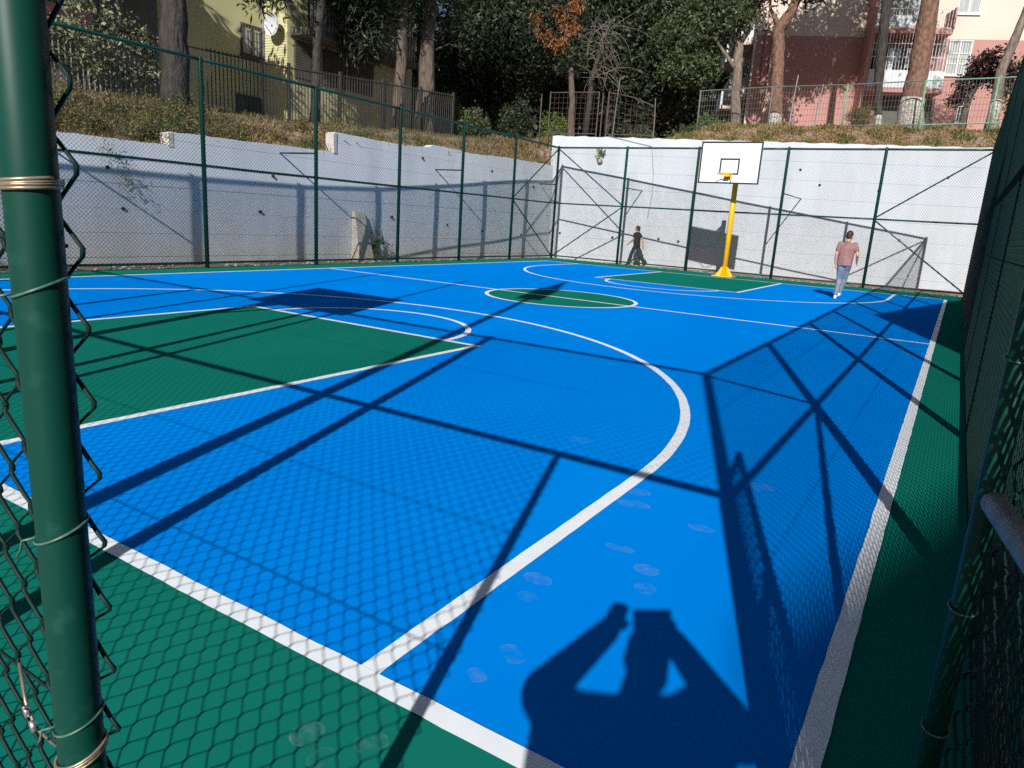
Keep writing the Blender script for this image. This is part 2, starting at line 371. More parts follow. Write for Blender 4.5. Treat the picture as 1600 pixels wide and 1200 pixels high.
# ------------------------------------------------------------------ retaining walls (each course a part)
def left_top(y, ragged=True):
    z = interp(y, [-12, 10.24, 10.25, 16.20, 16.21, 19.8, 21.2, 21.25, 23.6, 26.5, 30.2], [2.9, 3.14, 3.48, 3.60, 4.23, 4.20, 4.30, 4.42, 4.33, 4.42, 4.45])
    if ragged: z += .014*math.sin(y*9.1)*math.sin(y*3.3+1)+.008*math.sin(y*23)
    return z
wallL = thing('retaining_wall', 'long pale grey painted retaining wall with a stepped ragged top behind the left fence', 'wall', (-18.4, 12, 0))
ysL = np.r_[np.linspace(-12, 4, 14), np.arange(4.25, 10.2, .25), [10.24, 10.25], np.arange(10.5, 16.2, .25), [16.20, 16.21], np.arange(16.5, 30.1, .25), [30.2]]
course_h = .62
bulge = lambda y, z: .022*math.sin(y*.9+.4)*math.sin(z*.9+.7)
zc = -.45; ci = 0
while zc < 4.5:
    z1 = zc+course_h; off = random.uniform(-.008, .008); segs = []; cur = []
    for y in ysL:
        t = left_top(y); zt = min(z1-.002, t) if z1 < t-.05 or t < z1 else t
        zt = min(z1-.002, t)
        if t > zc+.06: cur.append((y, zt))
        else:
            if len(cur) > 1: segs.append(cur)
            cur = []
    if len(cur) > 1: segs.append(cur)
    b = MB()
    for sg in segs:
        fr = [(wall_x(y)+bulge(y, zc)+off, y, zc+.004) for y, zt in sg]; mi = [(wall_x(y)+bulge(y, zc)+off+.004, y, zc+.012) for y, zt in sg]
        tp = [(wall_x(y)+bulge(y, zt)+off, y, zt) for y, zt in sg]; bk = [(wall_x(y)-.38, y, zt-.004) for y, zt in sg]; bb = [(wall_x(y)-.38, y, zc+.004) for y, zt in sg]
        b.strip(fr, tp); b.strip(tp, bk); b.strip(bk, bb)
        for e in (0, -1): b.poly([fr[e], tp[e], bk[e], bb[e]])
    if b.v: b.build('course', M['wall_left'], wallL, smooth=False)
    zc = z1; ci += 1
# raw concrete faces where the wall steps up
for (y, z0, z1) in ((10.25, 3.13, 3.47), (16.21, 3.60, 4.22)):
    B = MB(); B.box(wall_x(y)-.37, wall_x(y)+.02, y-.09, y+.05, z0-.05, z1-.01); B.build('step_face', M['step'], wallL)
for (y, z) in ((8.46, 2.41), (8.80, 1.405), (20.6, 3.84), (25.05, 3.75), (19.0, 1.55), (22.2, 1.35), (24.6, 1.15), (27.6, 1.05), (13.1, 1.5), (13.6, 2.6), (28.4, 3.3)):
    x = wall_x(y)+.02; B = MB().path([(x-.1, y, z), (x+.035, y, z)], .045, 10); B.build('drain_hole', M['black'], wallL)
# low white buttress leaning on the wall
bt = thing('buttress', 'narrow white concrete buttress leaning against the left wall', 'buttress', (-18.2, 17.2, -.1))
x0 = wall_x(17.2)
B = MB(); B.add([(x0+.02,16.95,-.2),(x0+.55,16.9,-.2),(x0+.55,17.65,-.2),(x0+.02,17.65,-.2),(x0+.02,16.98,1.70),(x0+.16,16.98,1.66),(x0+.16,17.45,1.66),(x0+.02,17.45,1.70)],
      [(0,3,2,1),(4,5,6,7),(0,1,5,4),(1,2,6,5),(2,3,7,6),(3,0,4,7)]); B.build('concrete_body', M['step'], bt)

wallF = thing('retaining_wall', 'tall white painted retaining wall behind the far fence and yellow hoop', 'wall', (-8, 32.5, 0))
xa = np.linspace(-17.8, 9, 120)
zc = -.55; topF = 5.85
k = 0
while zc < topF-.02:
    z1 = min(zc+.8, topF); off = random.uniform(-.007, .007); last = z1 >= topF-.01
    tz = lambda x: (topF+.018*math.sin(x*5.3)+.012*math.sin(x*17)) if last else z1-.002
    fr = [(x, 34.5+.245*x-off+.012*math.sin(x*1.7+zc), zc+.004) for x in xa]; tp = [(x, 34.5+.245*x-off+.012*math.sin(x*1.7+z1), tz(x)) for x in xa]
    bk = [(x, 34.5+.245*x+.42, tz(x)-.004) for x in xa]; bb = [(x, 34.5+.245*x+.42, zc+.004) for x in xa]
    b = MB(); b.strip(fr, tp); b.strip(tp, bk); b.strip(bk, bb)
    for e in (0, -1): b.poly([fr[e], tp[e], bk[e], bb[e]])
    b.build('course', M['wall_far'], wallF); zc = z1; k += 1
for (x, z) in ((-6.54, 4.70), (-5.67, 4.08), (-.83, 4.62), (-3.33, 3.95), (-11.38, 1.2), (-17.08, 1.21), (-14.48, 1.17), (-12.3, 1.25), (-2.2, 1.9)):
    y = 34.5+.245*x; B = MB().path([(x, y+.1, z), (x-.006, y-.05, z)], .05, 10); B.build('drain_hole', M['black'], wallF)

# ================================================================== CHAIN-LINK FENCES
PIT = .097; BAYW = 3.8; FH = 5.2
def weave_mesh(name, w, z0, z1, r=.0035):
    a = PIT/2; nw = int(round(w/a)); a = w/nw; nh = int((z1-z0)/(PIT/2)); V = []; Fc = []
    kn = .011
    for k in range(nw):
        pts = []
        for j in range(nh+1):
            z = z0+j*PIT/2; right = (j+k) % 2 == 0
            x = (k+1)*a+.0030 if right else k*a-.0030; g_ = -1 if right else 1; q = .0036
            pts += [(x+g_*.0085, -g_*q, z-kn), (x, 0, z), (x+g_*.0085, g_*q, z+kn)]
        o = len(V)
        for (x, y, z) in pts: V += [(x-r, y, z), (x, y-r, z), (x+r, y, z), (x, y+r, z)]
        for i in range(len(pts)-1):
            for q in range(4): Fc.append((o+i*4+q, o+i*4+(q+1) % 4, o+i*4+4+(q+1) % 4, o+i*4+4+q))
    me = bpy.data.meshes.new(name); me.from_pydata((np.array(V)*K).tolist(), [], Fc); me.update(); me.materials.append(M['wire'])
    me.polygons.foreach_set('use_smooth', [True]*len(me.polygons)); return me
WEAVE = weave_mesh('chain_link', BAYW, .03, FH-.02)
WEAVE_B = weave_mesh('chain_link', BAYW, .03, FH-.02, .0046)     # heavier wire of the two far sides
GATEW = weave_mesh('chain_link', 1.2, .12, 2.50)
OVER = weave_mesh('chain_link', 1.35, 2.66, FH-.02)
def post_mesh(hh, r):
    prof = [(-.06, r), (hh-.01, r), (hh+.03, r*.85), (hh+.05, r*.4)]
    return MB().path([(0, 0, z) for z, _ in prof], [q for _, q in prof], 14)
POST = post_mesh(FH, .058)
POST_ME = bpy.data.meshes.new('post'); POST_ME.from_pydata((np.array(POST.v)*K).tolist(), [], POST.f); POST_ME.update(); POST_ME.materials.append(M['post'])
POST_ME.polygons.foreach_set('use_smooth', [len(p.vertices) == 4 for p in POST_ME.polygons])
def local_obj(name, me, parent, loc, rotz=0, scale=(1,1,1)):
    o = bpy.data.objects.new(name, me); COL.objects.link(o); o.parent = parent
    o.location = (Vector(loc)-Vector(parent['_o']))*K; o.rotation_euler = (0, 0, rotz); o.scale = scale; return o
def rail(parent, name, a, b, r=.032, m=None):
    n = 6; a = Vector(a); b = Vector(b); sag = random.uniform(-.006, .006)
    pts = [a+(b-a)*(i/n)+Vector((0, 0, sag*math.sin(math.pi*i/n))) for i in range(n+1)]
    return MB().path(pts, r, 10).build(name, m or M['postdull'], parent, smooth=True)
def fence(label, ax, fixed, stations, inside, posts, mesh_bays, braces=(), mid=2.62, low=.135, net=None):
    """ax: 'x' or 'y' run direction; fixed: other coordinate; inside: sign of the court side"""
    P = lambda s, z, o=0: (s, fixed+o, z) if ax == 'x' else (fixed+o, s, z)
    root = thing('chain_link_fence', label, 'fence', P(stations[0], 0))
    rz = 0 if ax == 'x' else math.pi/2
    for s in posts: local_obj('post', POST_ME, root, P(s, 0))
    for i in range(len(stations)-1):
        a, b = stations[i], stations[i+1]
        rail(root, 'top_rail', P(a, FH-.03), P(b, FH-.03), .042)
        rail(root, 'middle_rail', P(a, mid), P(b, mid), .034)
        if low: rail(root, 'bottom_rail', P(a, low), P(b, low), .032)
    for (a, b) in mesh_bays:
        o = local_obj('chain_link', net or WEAVE, root, P(a, 0, inside*.062), rz, ((b-a)/BAYW, 1, 1)); o['kind'] = 'stuff'
    for (s0, z0, s1, z1) in braces: rail(root, 'brace', P(s0, z0), P(s1, z1), .028)
    return root
SL = [FY0, 2.4, 6.2, 10.08, 13.9, 17.7, 21.4, 25.2, FY1]
fL = fence('tall green chain link fence standing in front of the pale grey left wall', 'y', FX0, SL, 1, SL[:-1]+[FY1],
           list(zip(SL[:-1], SL[1:])), [(FY1, FH-.08, 25.2, 2.66), (25.2, 2.58, FY1, .1), (FY0, FH-.08, 2.4, 2.66), (2.4, 2.58, FY0, .1)], net=WEAVE_B)
for (y, z) in ((6.2, 3.3), (13.9, 3.32), (21.4, 3.48), (FY1-.05, 3.48)):
    MB().path([(FX0, y, z), (wall_x(y)-.02, y, z)], .026, 8).build('wall_strut', M['postdull'], fL, smooth=True)
SF = [FX0, -13.3, -10.0, -6.35, -2.85, FX1]
fF = fence('tall green chain link fence in front of the white wall behind the far hoop', 'x', FY1, SF, -1, SF[1:-1],
           list(zip(SF[:-1], SF[1:])), [(FX0, FH-.08, -13.3, 2.66), (-13.3, 2.58, FX0, .1), (FX1, FH-.08, -2.85, 2.66), (-2.85, 2.58, FX1, .1)], net=WEAVE_B)
for x in (-13.3, -6.35): MB().path([(x, FY1, 3.45), (x, wall_y(x)+.03, 3.45)], .024, 8).build('wall_strut', M['postdull'], fF, smooth=True)
SR = [FY0, 2.1, 5.95, 9.4, 13.2, 17.1, 21, 25, FY1]
fR = fence('tall green chain link fence running along the right sideline', 'y', FX1, SR, -1, SR,
           list(zip(SR[:-1], SR[1:])), [(FY0, FH-.08, 2.1, 2.66), (2.1, 2.58, FY0, .1), (FY1, FH-.08, 25, 2.66), (25, 2.58, FY1, .1)])
DOOR = -.79
SN = [FX0, -13.4, -9.9, -6.4, -2.8, DOOR]
fN = thing('chain_link_fence', 'green chain link fence with the doorway, its stout post close to the lens at left', 'fence', (DOOR, FY0, 0))
for s in SN[1:-1]: local_obj('post', POST_ME, fN, (s, FY0, 0))
dp = local_obj('door_post', bpy.data.meshes.new('door_post'), fN, (DOOR, FY0, 0))
dp.data.from_pydata((np.array([v for v in MB().path([(0,0,-.06),(0,0,.6),(0,0,1.2),(0,0,1.8),(0,0,2.60)], .0295, 40).v])*K).tolist(), [], MB().path([(0,0,-.06),(0,0,.6),(0,0,1.2),(0,0,1.8),(0,0,2.60)], .0295, 40).f)
dp.data.materials.append(M['post']); dp.data.polygons.foreach_set('use_smooth', [len(p.vertices) == 4 for p in dp.data.polygons])
for i in range(5):
    rail(fN, 'top_rail', (SN[i], FY0, FH-.03), (SN[i+1], FY0, FH-.03), .042); rail(fN, 'middle_rail', (SN[i], FY0, 2.66), (SN[i+1], FY0, 2.66), .036)
    rail(fN, 'bottom_rail', (SN[i], FY0, .135), (SN[i+1], FY0, .135), .032)
rail(fN, 'top_rail', (DOOR, FY0, FH-.03), (FX1, FY0, FH-.03), .042); rail(fN, 'door_lintel', (DOOR, FY0, 2.66), (FX1, FY0, 2.66), .040)
rail(fN, 'brace', (FX0, FY0, FH-.08), (-13.4, FY0, 2.7), .028); rail(fN, 'brace', (-13.4, FY0, 2.6), (FX0, FY0, .1), .028)
ZO = .0125
for i in range(5):
    a, b = SN[i], SN[i+1] + (.031 if i == 4 else 0)
    o = local_obj('chain_link', WEAVE, fN, (a, FY0+(.060 if i < 4 else .036), ZO), 0, ((b-a)/BAYW if i < 4 else 1, 1, 1)); o['kind'] = 'stuff'
    if i == 4:
        me = weave_mesh('chain_link', round((b-a)/(PIT/2))*PIT/2, .03, FH-.02); o.data = me; o.location.x = (b-round((b-a)/(PIT/2))*PIT/2-DOOR)*K
o = local_obj('chain_link', OVER, fN, (DOOR+.03, FY0+.055, 0)); o['kind'] = 'stuff'
for z in (1.04, 1.74, 3.9): MB().path([(FX0, FY0+.05, z), (-8, FY0+.05, z-.01), (DOOR, FY0+.034, z)], .0030, 5).build('tension_wire', M['wire'], fN)
for z in (1.74, 3.9): MB().path([(FX1-.05, FY0, z), (FX1-.05, 14, z-.01), (FX1-.05, FY1, z)], .0030, 5).build('tension_wire', M['wire'], fR)
# wire ties round the door post
def tie(z, r, n=26, turns=1.0, tilt=.012, m='tie_green', rr=.0019, tail=True, twist=-.2):
    pts = []
    for i in range(n+1):
        a = 2*math.pi*turns*i/n-2.2
        pts.append((DOOR+r*math.cos(a), FY0+r*math.sin(a), z+tilt*math.sin(a+.6)+.004*turns*(i/n)))
    if tail:
        p = Vector(pts[-1]); pts += [tuple(p+Vector((-.012, -.010, -.004))), tuple(p+Vector((-.010, -.014, -.016))), tuple(p+Vector((-.016, -.016, -.026)))]
    return MB().path(pts, rr, 6).build('tie_wire', M[m], fN, smooth=True)
tie(1.69, .031); tie(1.372, .031); tie(1.085, .031)
tie(1.806, .0322, 40, 1.6, .002, 'tie', .0024, False); tie(1.812, .0325, 40, 1.4, .003, 'tie', .0023, False)
tie(1.030, .0322, 40, 1.5, .012, 'tie', .0023, False); tie(1.024, .0325, 40, 1.3, .014, 'tie', .0023, False)
B = MB().path([(DOOR-.115, FY0-.02, 1.135), (DOOR-.070, FY0-.035, 1.100), (DOOR-.045, FY0-.036, 1.072), (DOOR-.034, FY0-.022, 1.042), (DOOR-.030, FY0-.012, 1.026)], .0024, 6); B.build('tie_wire', M['tie'], fN, smooth=True)
for (dx, z) in ((-.062, 1.091), (-.047, 1.074)):
    B = MB().path([(DOOR+dx-.004, FY0-.038, z+.007), (DOOR+dx+.004, FY0-.038, z-.007)], .0048, 8); B.build('wire_clip', M['silver'], fN, smooth=True)
B = MB().path([(DOOR-.060, FY0-.040, 1.095), (DOOR-.046, FY0-.047, 1.110)], .0016, 6); B.build('wire_clip', M['silver'], fN, smooth=True)

# gate leaf standing open beside the right fence
HG = Vector((.49, -1.33, 0)); FG = Vector((.286, -.12, 0)); gd = (FG-HG); gl = gd.length; gd.normalize(); gperp = Vector((gd.y, -gd.x, 0))
gate = thing('gate_leaf', 'green mesh gate leaf swung open at the right edge, close to the lens', 'gate', tuple(HG))
for t in (0, gl): MB().path([tuple(HG+gd*t+Vector((0,0,.06))), tuple(HG+gd*t+Vector((0,0,2.55)))], .024, 16).build('stile', M['post'], gate, smooth=True)
for z in (.09, 2.52): MB().path([tuple(HG+Vector((0,0,z))), tuple(FG+Vector((0,0,z)))], .028, 12).build('gate_rail', M['post'], gate, smooth=True)
MB().path([tuple(HG+gd*.02+Vector((0,0,1.31))), tuple(FG-gd*.05+Vector((0,0,1.31)))], [.025, .025], 20).build('latch_pipe', M['pipe'], gate, smooth=True)
o = local_obj('chain_link', GATEW, gate, tuple(HG+gperp*.034), math.atan2(gd.y, gd.x), (gl/1.2, 1, 1)); o['kind'] = 'stuff'
for z in (.4, .75, 1.05, 1.6, 2.0):
    q = FG+Vector((0, 0, z)); MB().path([tuple(q+Vector((.027*math.cos(a), .027*math.sin(a), .006*math.sin(a*1.0)))) for a in np.linspace(0, 2*math.pi*1.1, 18)], .0028, 6).build('tie_wire', M['tie_green'], gate, smooth=True)
# ================================================================== BASKETBALL HOOPS
def torus(b, c, R0, r0, n=36, m=8):
    b.path([(c[0]+R0*math.cos(a), c[1]+R0*math.sin(a), c[2]) for a in np.linspace(0, 2*math.pi, n)], r0, m); return b
def hoop(label, ybase, yboard, s, zb0, zb1, bw, cx):
    root = thing('basketball_hoop', label, 'basketball hoop', (cx, ybase, 0), 'basketball hoops')
    yb = yboard
    MB().path([(cx, ybase, -.02), (cx, ybase, zb1-.18)], .105, 18).build('pole', M['yellow'], root, smooth=True)
    MB().box(cx-.40, cx+.40, ybase-.36, ybase+.36, 0.003, .035).build('base_plate', M['yellow'], root)
    for i in range(6):
        a = i*math.pi/3+.3; ca, sa = math.cos(a), math.sin(a); t = .012
        P = [(cx+.09*ca-t*sa, ybase+.09*sa+t*ca, .035), (cx+.34*ca-t*sa, ybase+.34*sa+t*ca, .035), (cx+.10*ca-t*sa, ybase+.10*sa+t*ca, .42)]
        Q = [(cx+.09*ca+t*sa, ybase+.09*sa-t*ca, .035), (cx+.34*ca+t*sa, ybase+.34*sa-t*ca, .035), (cx+.10*ca+t*sa, ybase+.10*sa-t*ca, .42)]
        MB().add(P+Q, [(0,1,2),(5,4,3),(0,3,4,1),(1,4,5,2),(2,5,3,0)]).build('gusset', M['yellow'], root)
    back = yb+s*.05
    for dx in (-.28, .28):
        MB().path([(cx+dx*.3, ybase, zb1-.42), (cx+dx, back, zb1-.5)], .045, 10).build('support_arm', M['yellow'], root, smooth=True)
        MB().path([(cx+dx*.3, ybase, zb0+.30), (cx+dx, back, zb0+.25)], .045, 10).build('support_arm', M['yellow'], root, smooth=True)
    MB().add([(cx-.02, ybase-s*.05, zb1-.2), (cx-.02, ybase-s*.05, zb0+.5), (cx-.02, back, zb1-.55), (cx+.02, ybase-s*.05, zb1-.2), (cx+.02, ybase-s*.05, zb0+.5), (cx+.02, back, zb1-.55)], [(0,1,2),(5,4,3),(0,3,4,1),(1,4,5,2),(2,5,3,0)]).build('gusset', M['yellow'], root)
    bo = MB().box(cx-bw/2, cx+bw/2, min(yb, back), max(yb, back), zb0, zb1).build('backboard', M['board'], root)
    f0 = yb-s*.004; f1 = yb-s*.012; Y = (min(f0, f1), max(f0, f1)); e = .062
    def frame(x0, x1, z0, z1, w):
        for (a, b, c, d) in ((x0, x1, z0, z0+w), (x0, x1, z1-w, z1), (x0, x0+w, z0+w, z1-w), (x1-w, x1, z0+w, z1-w)):
            MB().box(a, b, Y[0], Y[1], c, d).build('border_stripe', M['black'], bo)
    frame(cx-bw/2-.003, cx+bw/2+.003, zb0-.003, zb1+.003, .058)
    frame(cx-.375, cx+.375, zb0+.34, zb0+.94, .058)
    zr = zb0+.34; cyr = yb-s*.53
    MB().box(cx-.10, cx+.10, min(yb-s*.015, yb-s*.26), max(yb-s*.015, yb-s*.26), zr-.09, zr-.012).build('rim_bracket', M['yellow'], root)
    MB().box(cx-.15, cx+.15, min(yb-s*.013, yb-s*.03), max(yb-s*.013, yb-s*.03), zr-.16, zr+.05).build('rim_bracket', M['yellow'], root)
    torus(MB(), (cx, cyr, zr), .285, .016).build('rim', M['yellow'], root, smooth=True)
    for dx in (-.16, .16):
        MB().path([(cx+dx*.5, yb-s*.03, zr-.15), (cx+dx*1.1, cyr+s*.22, zr-.012)], .010, 6).build('rim_brace', M['yellow'], root, smooth=True)
    return root
hoop('yellow pole basketball hoop with white board at the far end of the court', 27.72, 26.55, 1, 3.60, 5.15, 2.33, -7.93)
hoop('yellow pole basketball hoop at the near baseline, only its shadow in view', -1.0, 1.0, -1, 3.60, 5.15, 2.45, -7.80)

# ================================================================== POLES OUTSIDE THE NEAR FENCE
fl = thing('floodlight_mast', 'slim floodlight mast outside the near fence, casting a long shadow', 'floodlight', (-3.16, -2.2, 0))
MB().path([(-3.16,-2.2,-.1),(-3.16,-2.2,5),(-3.16,-2.2,10.6),(-3.16,-2.2,12.3)], [.085,.075,.06,.02], 14).build('mast', M['grey_metal'], fl, smooth=True)
for z in (8.75, 9.35, 9.95):
    MB().obox((-3.16,-2.2,z), (.946,.324,0), (-.324,.946,0), (0,0,1), -.30, .30, .06, .22, 0, .5).build('lamp_head', M['grey_metal'], fl)
MB().add([(-3.36,-2.25,10.45),(-2.96,-2.13,10.45),(-3.16,-2.2,12.2),(-3.36,-2.21,10.45),(-2.96,-2.09,10.45),(-3.16,-2.16,12.2)], [(0,1,2),(5,4,3),(0,3,4,1),(1,4,5,2),(2,5,3,0)]).build('lamp_bracket', M['grey_metal'], fl)
for (x, lb) in ((-8.52, 'thin steel pole outside the near fence behind the near hoop'), (-5.78, 'thin steel pole outside the near fence between near hoop and floodlight mast')):
    q = thing('steel_pole', lb, 'pole', (x, -2.0, 0), 'steel poles outside the near fence')
    MB().path([(x,-2.0,-.1),(x,-2.0,6),(x,-2.0,10)], [.05,.045,.035], 10).build('pole', M['grey_metal'], q, smooth=True)
    MB().ico((x,-2.0,10.03), .05, 1).build('cap', M['grey_metal'], q)

# ================================================================== FOLIAGE TOOLS
def leaf_quads(P, length, width, up=.3, droop=0.0, rng=RNG, aim=None):
    N = len(P)
    d = rng.normal(size=(N, 3)); d[:, 2] += up-droop
    if aim is not None: d += aim
    d /= np.linalg.norm(d, axis=1)[:, None]
    r = rng.normal(size=(N, 3)); w = np.cross(d, r); w /= np.linalg.norm(w, axis=1)[:, None]+1e-9
    Ls = length*rng.uniform(.6, 1.35, N)[:, None]; Ws = width*rng.uniform(.6, 1.3, N)[:, None]
    A = P; Bq = P+d*Ls*.5+w*Ws*.5; C = P+d*Ls; D = P+d*Ls*.5-w*Ws*.5
    return np.stack([A, Bq, C, D], 1)
def blob_points(c, r, n, rng=RNG, shell=.55, clump=12, cs=.22):
    """points gathered in clumps spread through an ellipsoid volume, denser to the outside"""
    c = np.array(c, float); r = np.array(r if hasattr(r, '__len__') else (r, r, r), float)
    m = max(4, n//clump)
    d = rng.normal(size=(m, 3)); d /= np.linalg.norm(d, axis=1)[:, None]
    rad = shell+(1-shell)*rng.uniform(0, 1, m)**.6; rad *= 1+.18*np.sin(d[:, 0]*5+c[0])*np.sin(d[:, 2]*4+c[1])+rng.normal(0, .06, m)
    cl = c+d*rad[:, None]*r
    idx = rng.integers(0, m, n)
    return cl[idx]+rng.normal(size=(n, 3))*cs
def tree(name, label, cat, base, trunk, blobs, bark, leafm, n, ll, lw, group=None, limbs=(), painted_to=None, up=.3, droop=0., clump=12, cs=.25, extra=None, shell=.45):
    t = thing(name, label, cat, base, group)
    pts = [p for p, r in trunk]; rad = [r for p, r in trunk]
    if base[0] < -13 and base[1] > 30: pts[0] = (pts[0][0], pts[0][1], min(pts[0][2], H(pts[0][0], pts[0][1])-.2))
    P2 = []; R2 = []
    for i in range(len(pts)-1):
        for k in range(4):
            f = k/4; q = Vector(pts[i]).lerp(Vector(pts[i+1]), f)
            P2.append(q+Vector((random.uniform(-1, 1), random.uniform(-1, 1), 0))*rad[i]*.12); R2.append((rad[i]*(1-f)+rad[i+1]*f)*random.uniform(.94, 1.06))
    P2.append(Vector(pts[-1])); R2.append(rad[-1]); R2[0] *= 1.25
    MB().path(P2, R2, 12).build('trunk', bark, t, smooth=True)
    for lb in limbs:
        MB().path([p for p, r in lb], [r for p, r in lb], 7).build('branch', bark, t, smooth=True)
    if painted_to:
        q = [p for p in P2 if p.z < painted_to]; rr = [R2[i]*1.03+.008 for i in range(len(q))]
        MB().path(q, rr, 12).build('whitewashed_base', M['lime'], t, smooth=True)
    if blobs:
        tot = sum(b[2] for b in blobs); Q = []
        for (c, r, wgt) in blobs:
            k = max(20, int(n*wgt/tot)); Q.append(blob_points(c, r, k, shell=shell, clump=clump, cs=cs))
        o = quads_mesh('crown', leaf_quads(np.concatenate(Q), ll, lw, up, droop), leafm, t); o['kind'] = 'stuff'
    return t

# ------------------------------------------------------------------ weeds and dry grass on the terraces
def blades(n, xf, hmin, hmax, m, name, label, lean=.35, width=.022):
    P = []
    while len(P) < n:
        q = xf()
        if q: P.append(q)
    P = np.array(P); hgt = RNG.uniform(hmin, hmax, n)*P[:, 3]; base = P[:, :3]
    d = RNG.normal(size=(n, 3))*lean; d[:, 2] = 1; d /= np.linalg.norm(d, axis=1)[:, None]
    w = np.cross(d, RNG.normal(size=(n, 3))); w /= np.linalg.norm(w, axis=1)[:, None]; w *= width*RNG.uniform(.6, 1.5, n)[:, None]
    mid = base+d*hgt[:, None]*.55; tip = base+d*hgt[:, None]+np.c_[RNG.normal(0, .12, n), RNG.normal(0, .12, n), -np.abs(RNG.normal(0, .1, n))]*hgt[:, None]
    V = np.stack([base-w, base+w, mid+w*.9, mid-w*.9], 1); V2 = np.stack([mid-w*.9, mid+w*.9, tip+w*.2, tip-w*.2], 1)
    return tag(quads_mesh(name, np.concatenate([V, V2]), m), label, 'grass', kind='stuff')
def left_bank():
    y = random.uniform(3, 30); s = random.uniform(.10, 4.2) if random.random() > .35 else random.uniform(.1, 1.0); x = wall_x(y)-s
    big = interp(y, [3, 12, 14, 18, 30], [.6, .6, .55, .5, .45])*(1.0 if math.sin(y*1.7)+math.sin(x*2.1) > -.6 else .6)
    if 16.3 < y < 24 and s < 1.6: big *= .4
    return (x, y, H(x, y)-.05, big)
blades(34000, left_bank, .2, .55, M['weed'], 'weeds', 'tall browning weeds growing on the bank above the left wall', .45, .011)
def left_dry():
    y = random.uniform(13, 30); s = random.uniform(.08, 2.0); x = wall_x(y)-s
    if math.sin(y*2.3)+.6*math.sin(y*5.1) < -.2: return None
    return (x, y, H(x, y)-.03, .8)
blades(7000, left_dry, .15, .42, M['weed_dry'], 'dry_grass', 'straw coloured dry grass along the top edge of the left wall', .6, .016)
def corner_dry():
    x = random.uniform(-23, -17.9); y = random.uniform(29.0, 33)
    return (x, y, H(x, y)-.03, 1.0)
blades(6000, corner_dry, .2, .5, M['weed_dry'], 'dry_grass', 'dry grass on the slope where the left and far walls meet', .6, .018)
def far_bank():
    x = random.uniform(-13, 4); s = random.uniform(.15, 5.5)
    y = wall_y(x)+s
    return (x, y, H(x, y)-.03, .5+.6*abs(math.sin(x*1.3)*math.sin(y*1.9+x)))
blades(26000, far_bank, .10, .38, M['weed_dry'], 'dry_grass', 'dry straw coloured grass on the bank above the far white wall', .8, .018)
def far_green():
    x = random.uniform(-18, 4); s = random.uniform(.2, 5)
    if math.sin(x*2.7)*math.sin(s*2.2+x) < .35: return None
    y = wall_y(x)+s; return (x, y, H(x, y)-.03, .8)
blades(6000, far_green, .12, .40, M['weed_green'], 'weeds', 'green weed tufts among the dry grass above the far wall', .7, .022)
# leafy bushes hanging over the left wall
Q = []
for i in range(230):
    y = random.uniform(4, 12.9) if i < 185 else random.uniform(13, 24); s = random.uniform(.40, 2.0); x = wall_x(y)-s; r = random.uniform(.20, .40)*(1 if y < 13 else .6)
    Q.append(blob_points((x, y, H(x, y)+r*.55+.05), (r*1.2, r*1.2, r*.95), 170, cs=.08, clump=8))
Qg = np.concatenate(Q[::3]); Q = [q for i_, q in enumerate(Q) if i_ % 3]
tag(quads_mesh('undergrowth', leaf_quads(Qg, .09, .035, .5), M['weed_green']), 'leafy green undergrowth on the bank at left', 'undergrowth', kind='stuff')
tag(quads_mesh('undergrowth', leaf_quads(np.concatenate(Q), .11, .024, .5), M['weed']), 'dense browning undergrowth on the bank at left', 'undergrowth', kind='stuff')

# ------------------------------------------------------------------ iron railing on the left terrace
rl = thing('iron_railing', 'iron railing with thin upright bars along the left terrace', 'railing', (-22, 12, 4.5))
BAR = MB().path([(0,0,0),(0,0,1.98)], .020, 5)
BME = bpy.data.meshes.new('bar'); BME.from_pydata((np.array(BAR.v)*K).tolist(), [], BAR.f); BME.update(); BME.materials.append(M['pale_iron'])
BME2 = BME.copy(); BME2.materials.clear(); BME2.materials.append(M['dark_metal'])
yy = 5.0
while yy < 27.5:
    z = base_rail(yy)+.03; local_obj('bar', BME if yy < 13 else BME2, rl, (-22, yy, z), 0, (1, 1, 1.0)); yy += .155
for (a, b) in ((5, 12.6), (12.6, 17.4), (17.4, 22.5), (22.5, 27.5)):
    for dz in (.10, 1.93):
        MB().path([(-22, y, base_rail(y)+dz) for y in np.linspace(a, b, 6)], .03, 6).build('rail', M['dark_metal'], rl)
for y in (5, 8.7, 12.6, 17.4, 20, 22.5, 25, 27.5): MB().box(-22.05, -21.95, y-.05, y+.05, base_rail(y)-.3, base_rail(y)+2.1).build('post', M['dark_metal'], rl)
MB().box(-22.15, -21.85, 5, 27.5, 3.8, 4.55).build('kerb', M['bare_concrete'], rl)
# low raw concrete parapet on the terrace edge under the trees
pw = thing('parapet', 'low raw concrete parapet under the pine trunks above the left wall', 'parapet', (-20.3, 19, 4.4))
B = MB(); yy = np.linspace(17.0, 27.2, 40); A = [(-20.1, y, 4.1) for y in yy]; T = [(-20.1, y, base_rail(y)-.18+.05*math.sin(y*3)) for y in yy]; T2 = [(-20.5, y, base_rail(y)-.18+.05*math.sin(y*3)) for y in yy]; Z2 = [(-20.5, y, 4.1) for y in yy]
B.strip(A, T); B.strip(T, T2); B.strip(T2, Z2); B.poly([A[0], T[0], T2[0], Z2[0]]); B.poly([A[-1], T[-1], T2[-1], Z2[-1]]); B.build('concrete_body', M['bare_concrete'], pw)

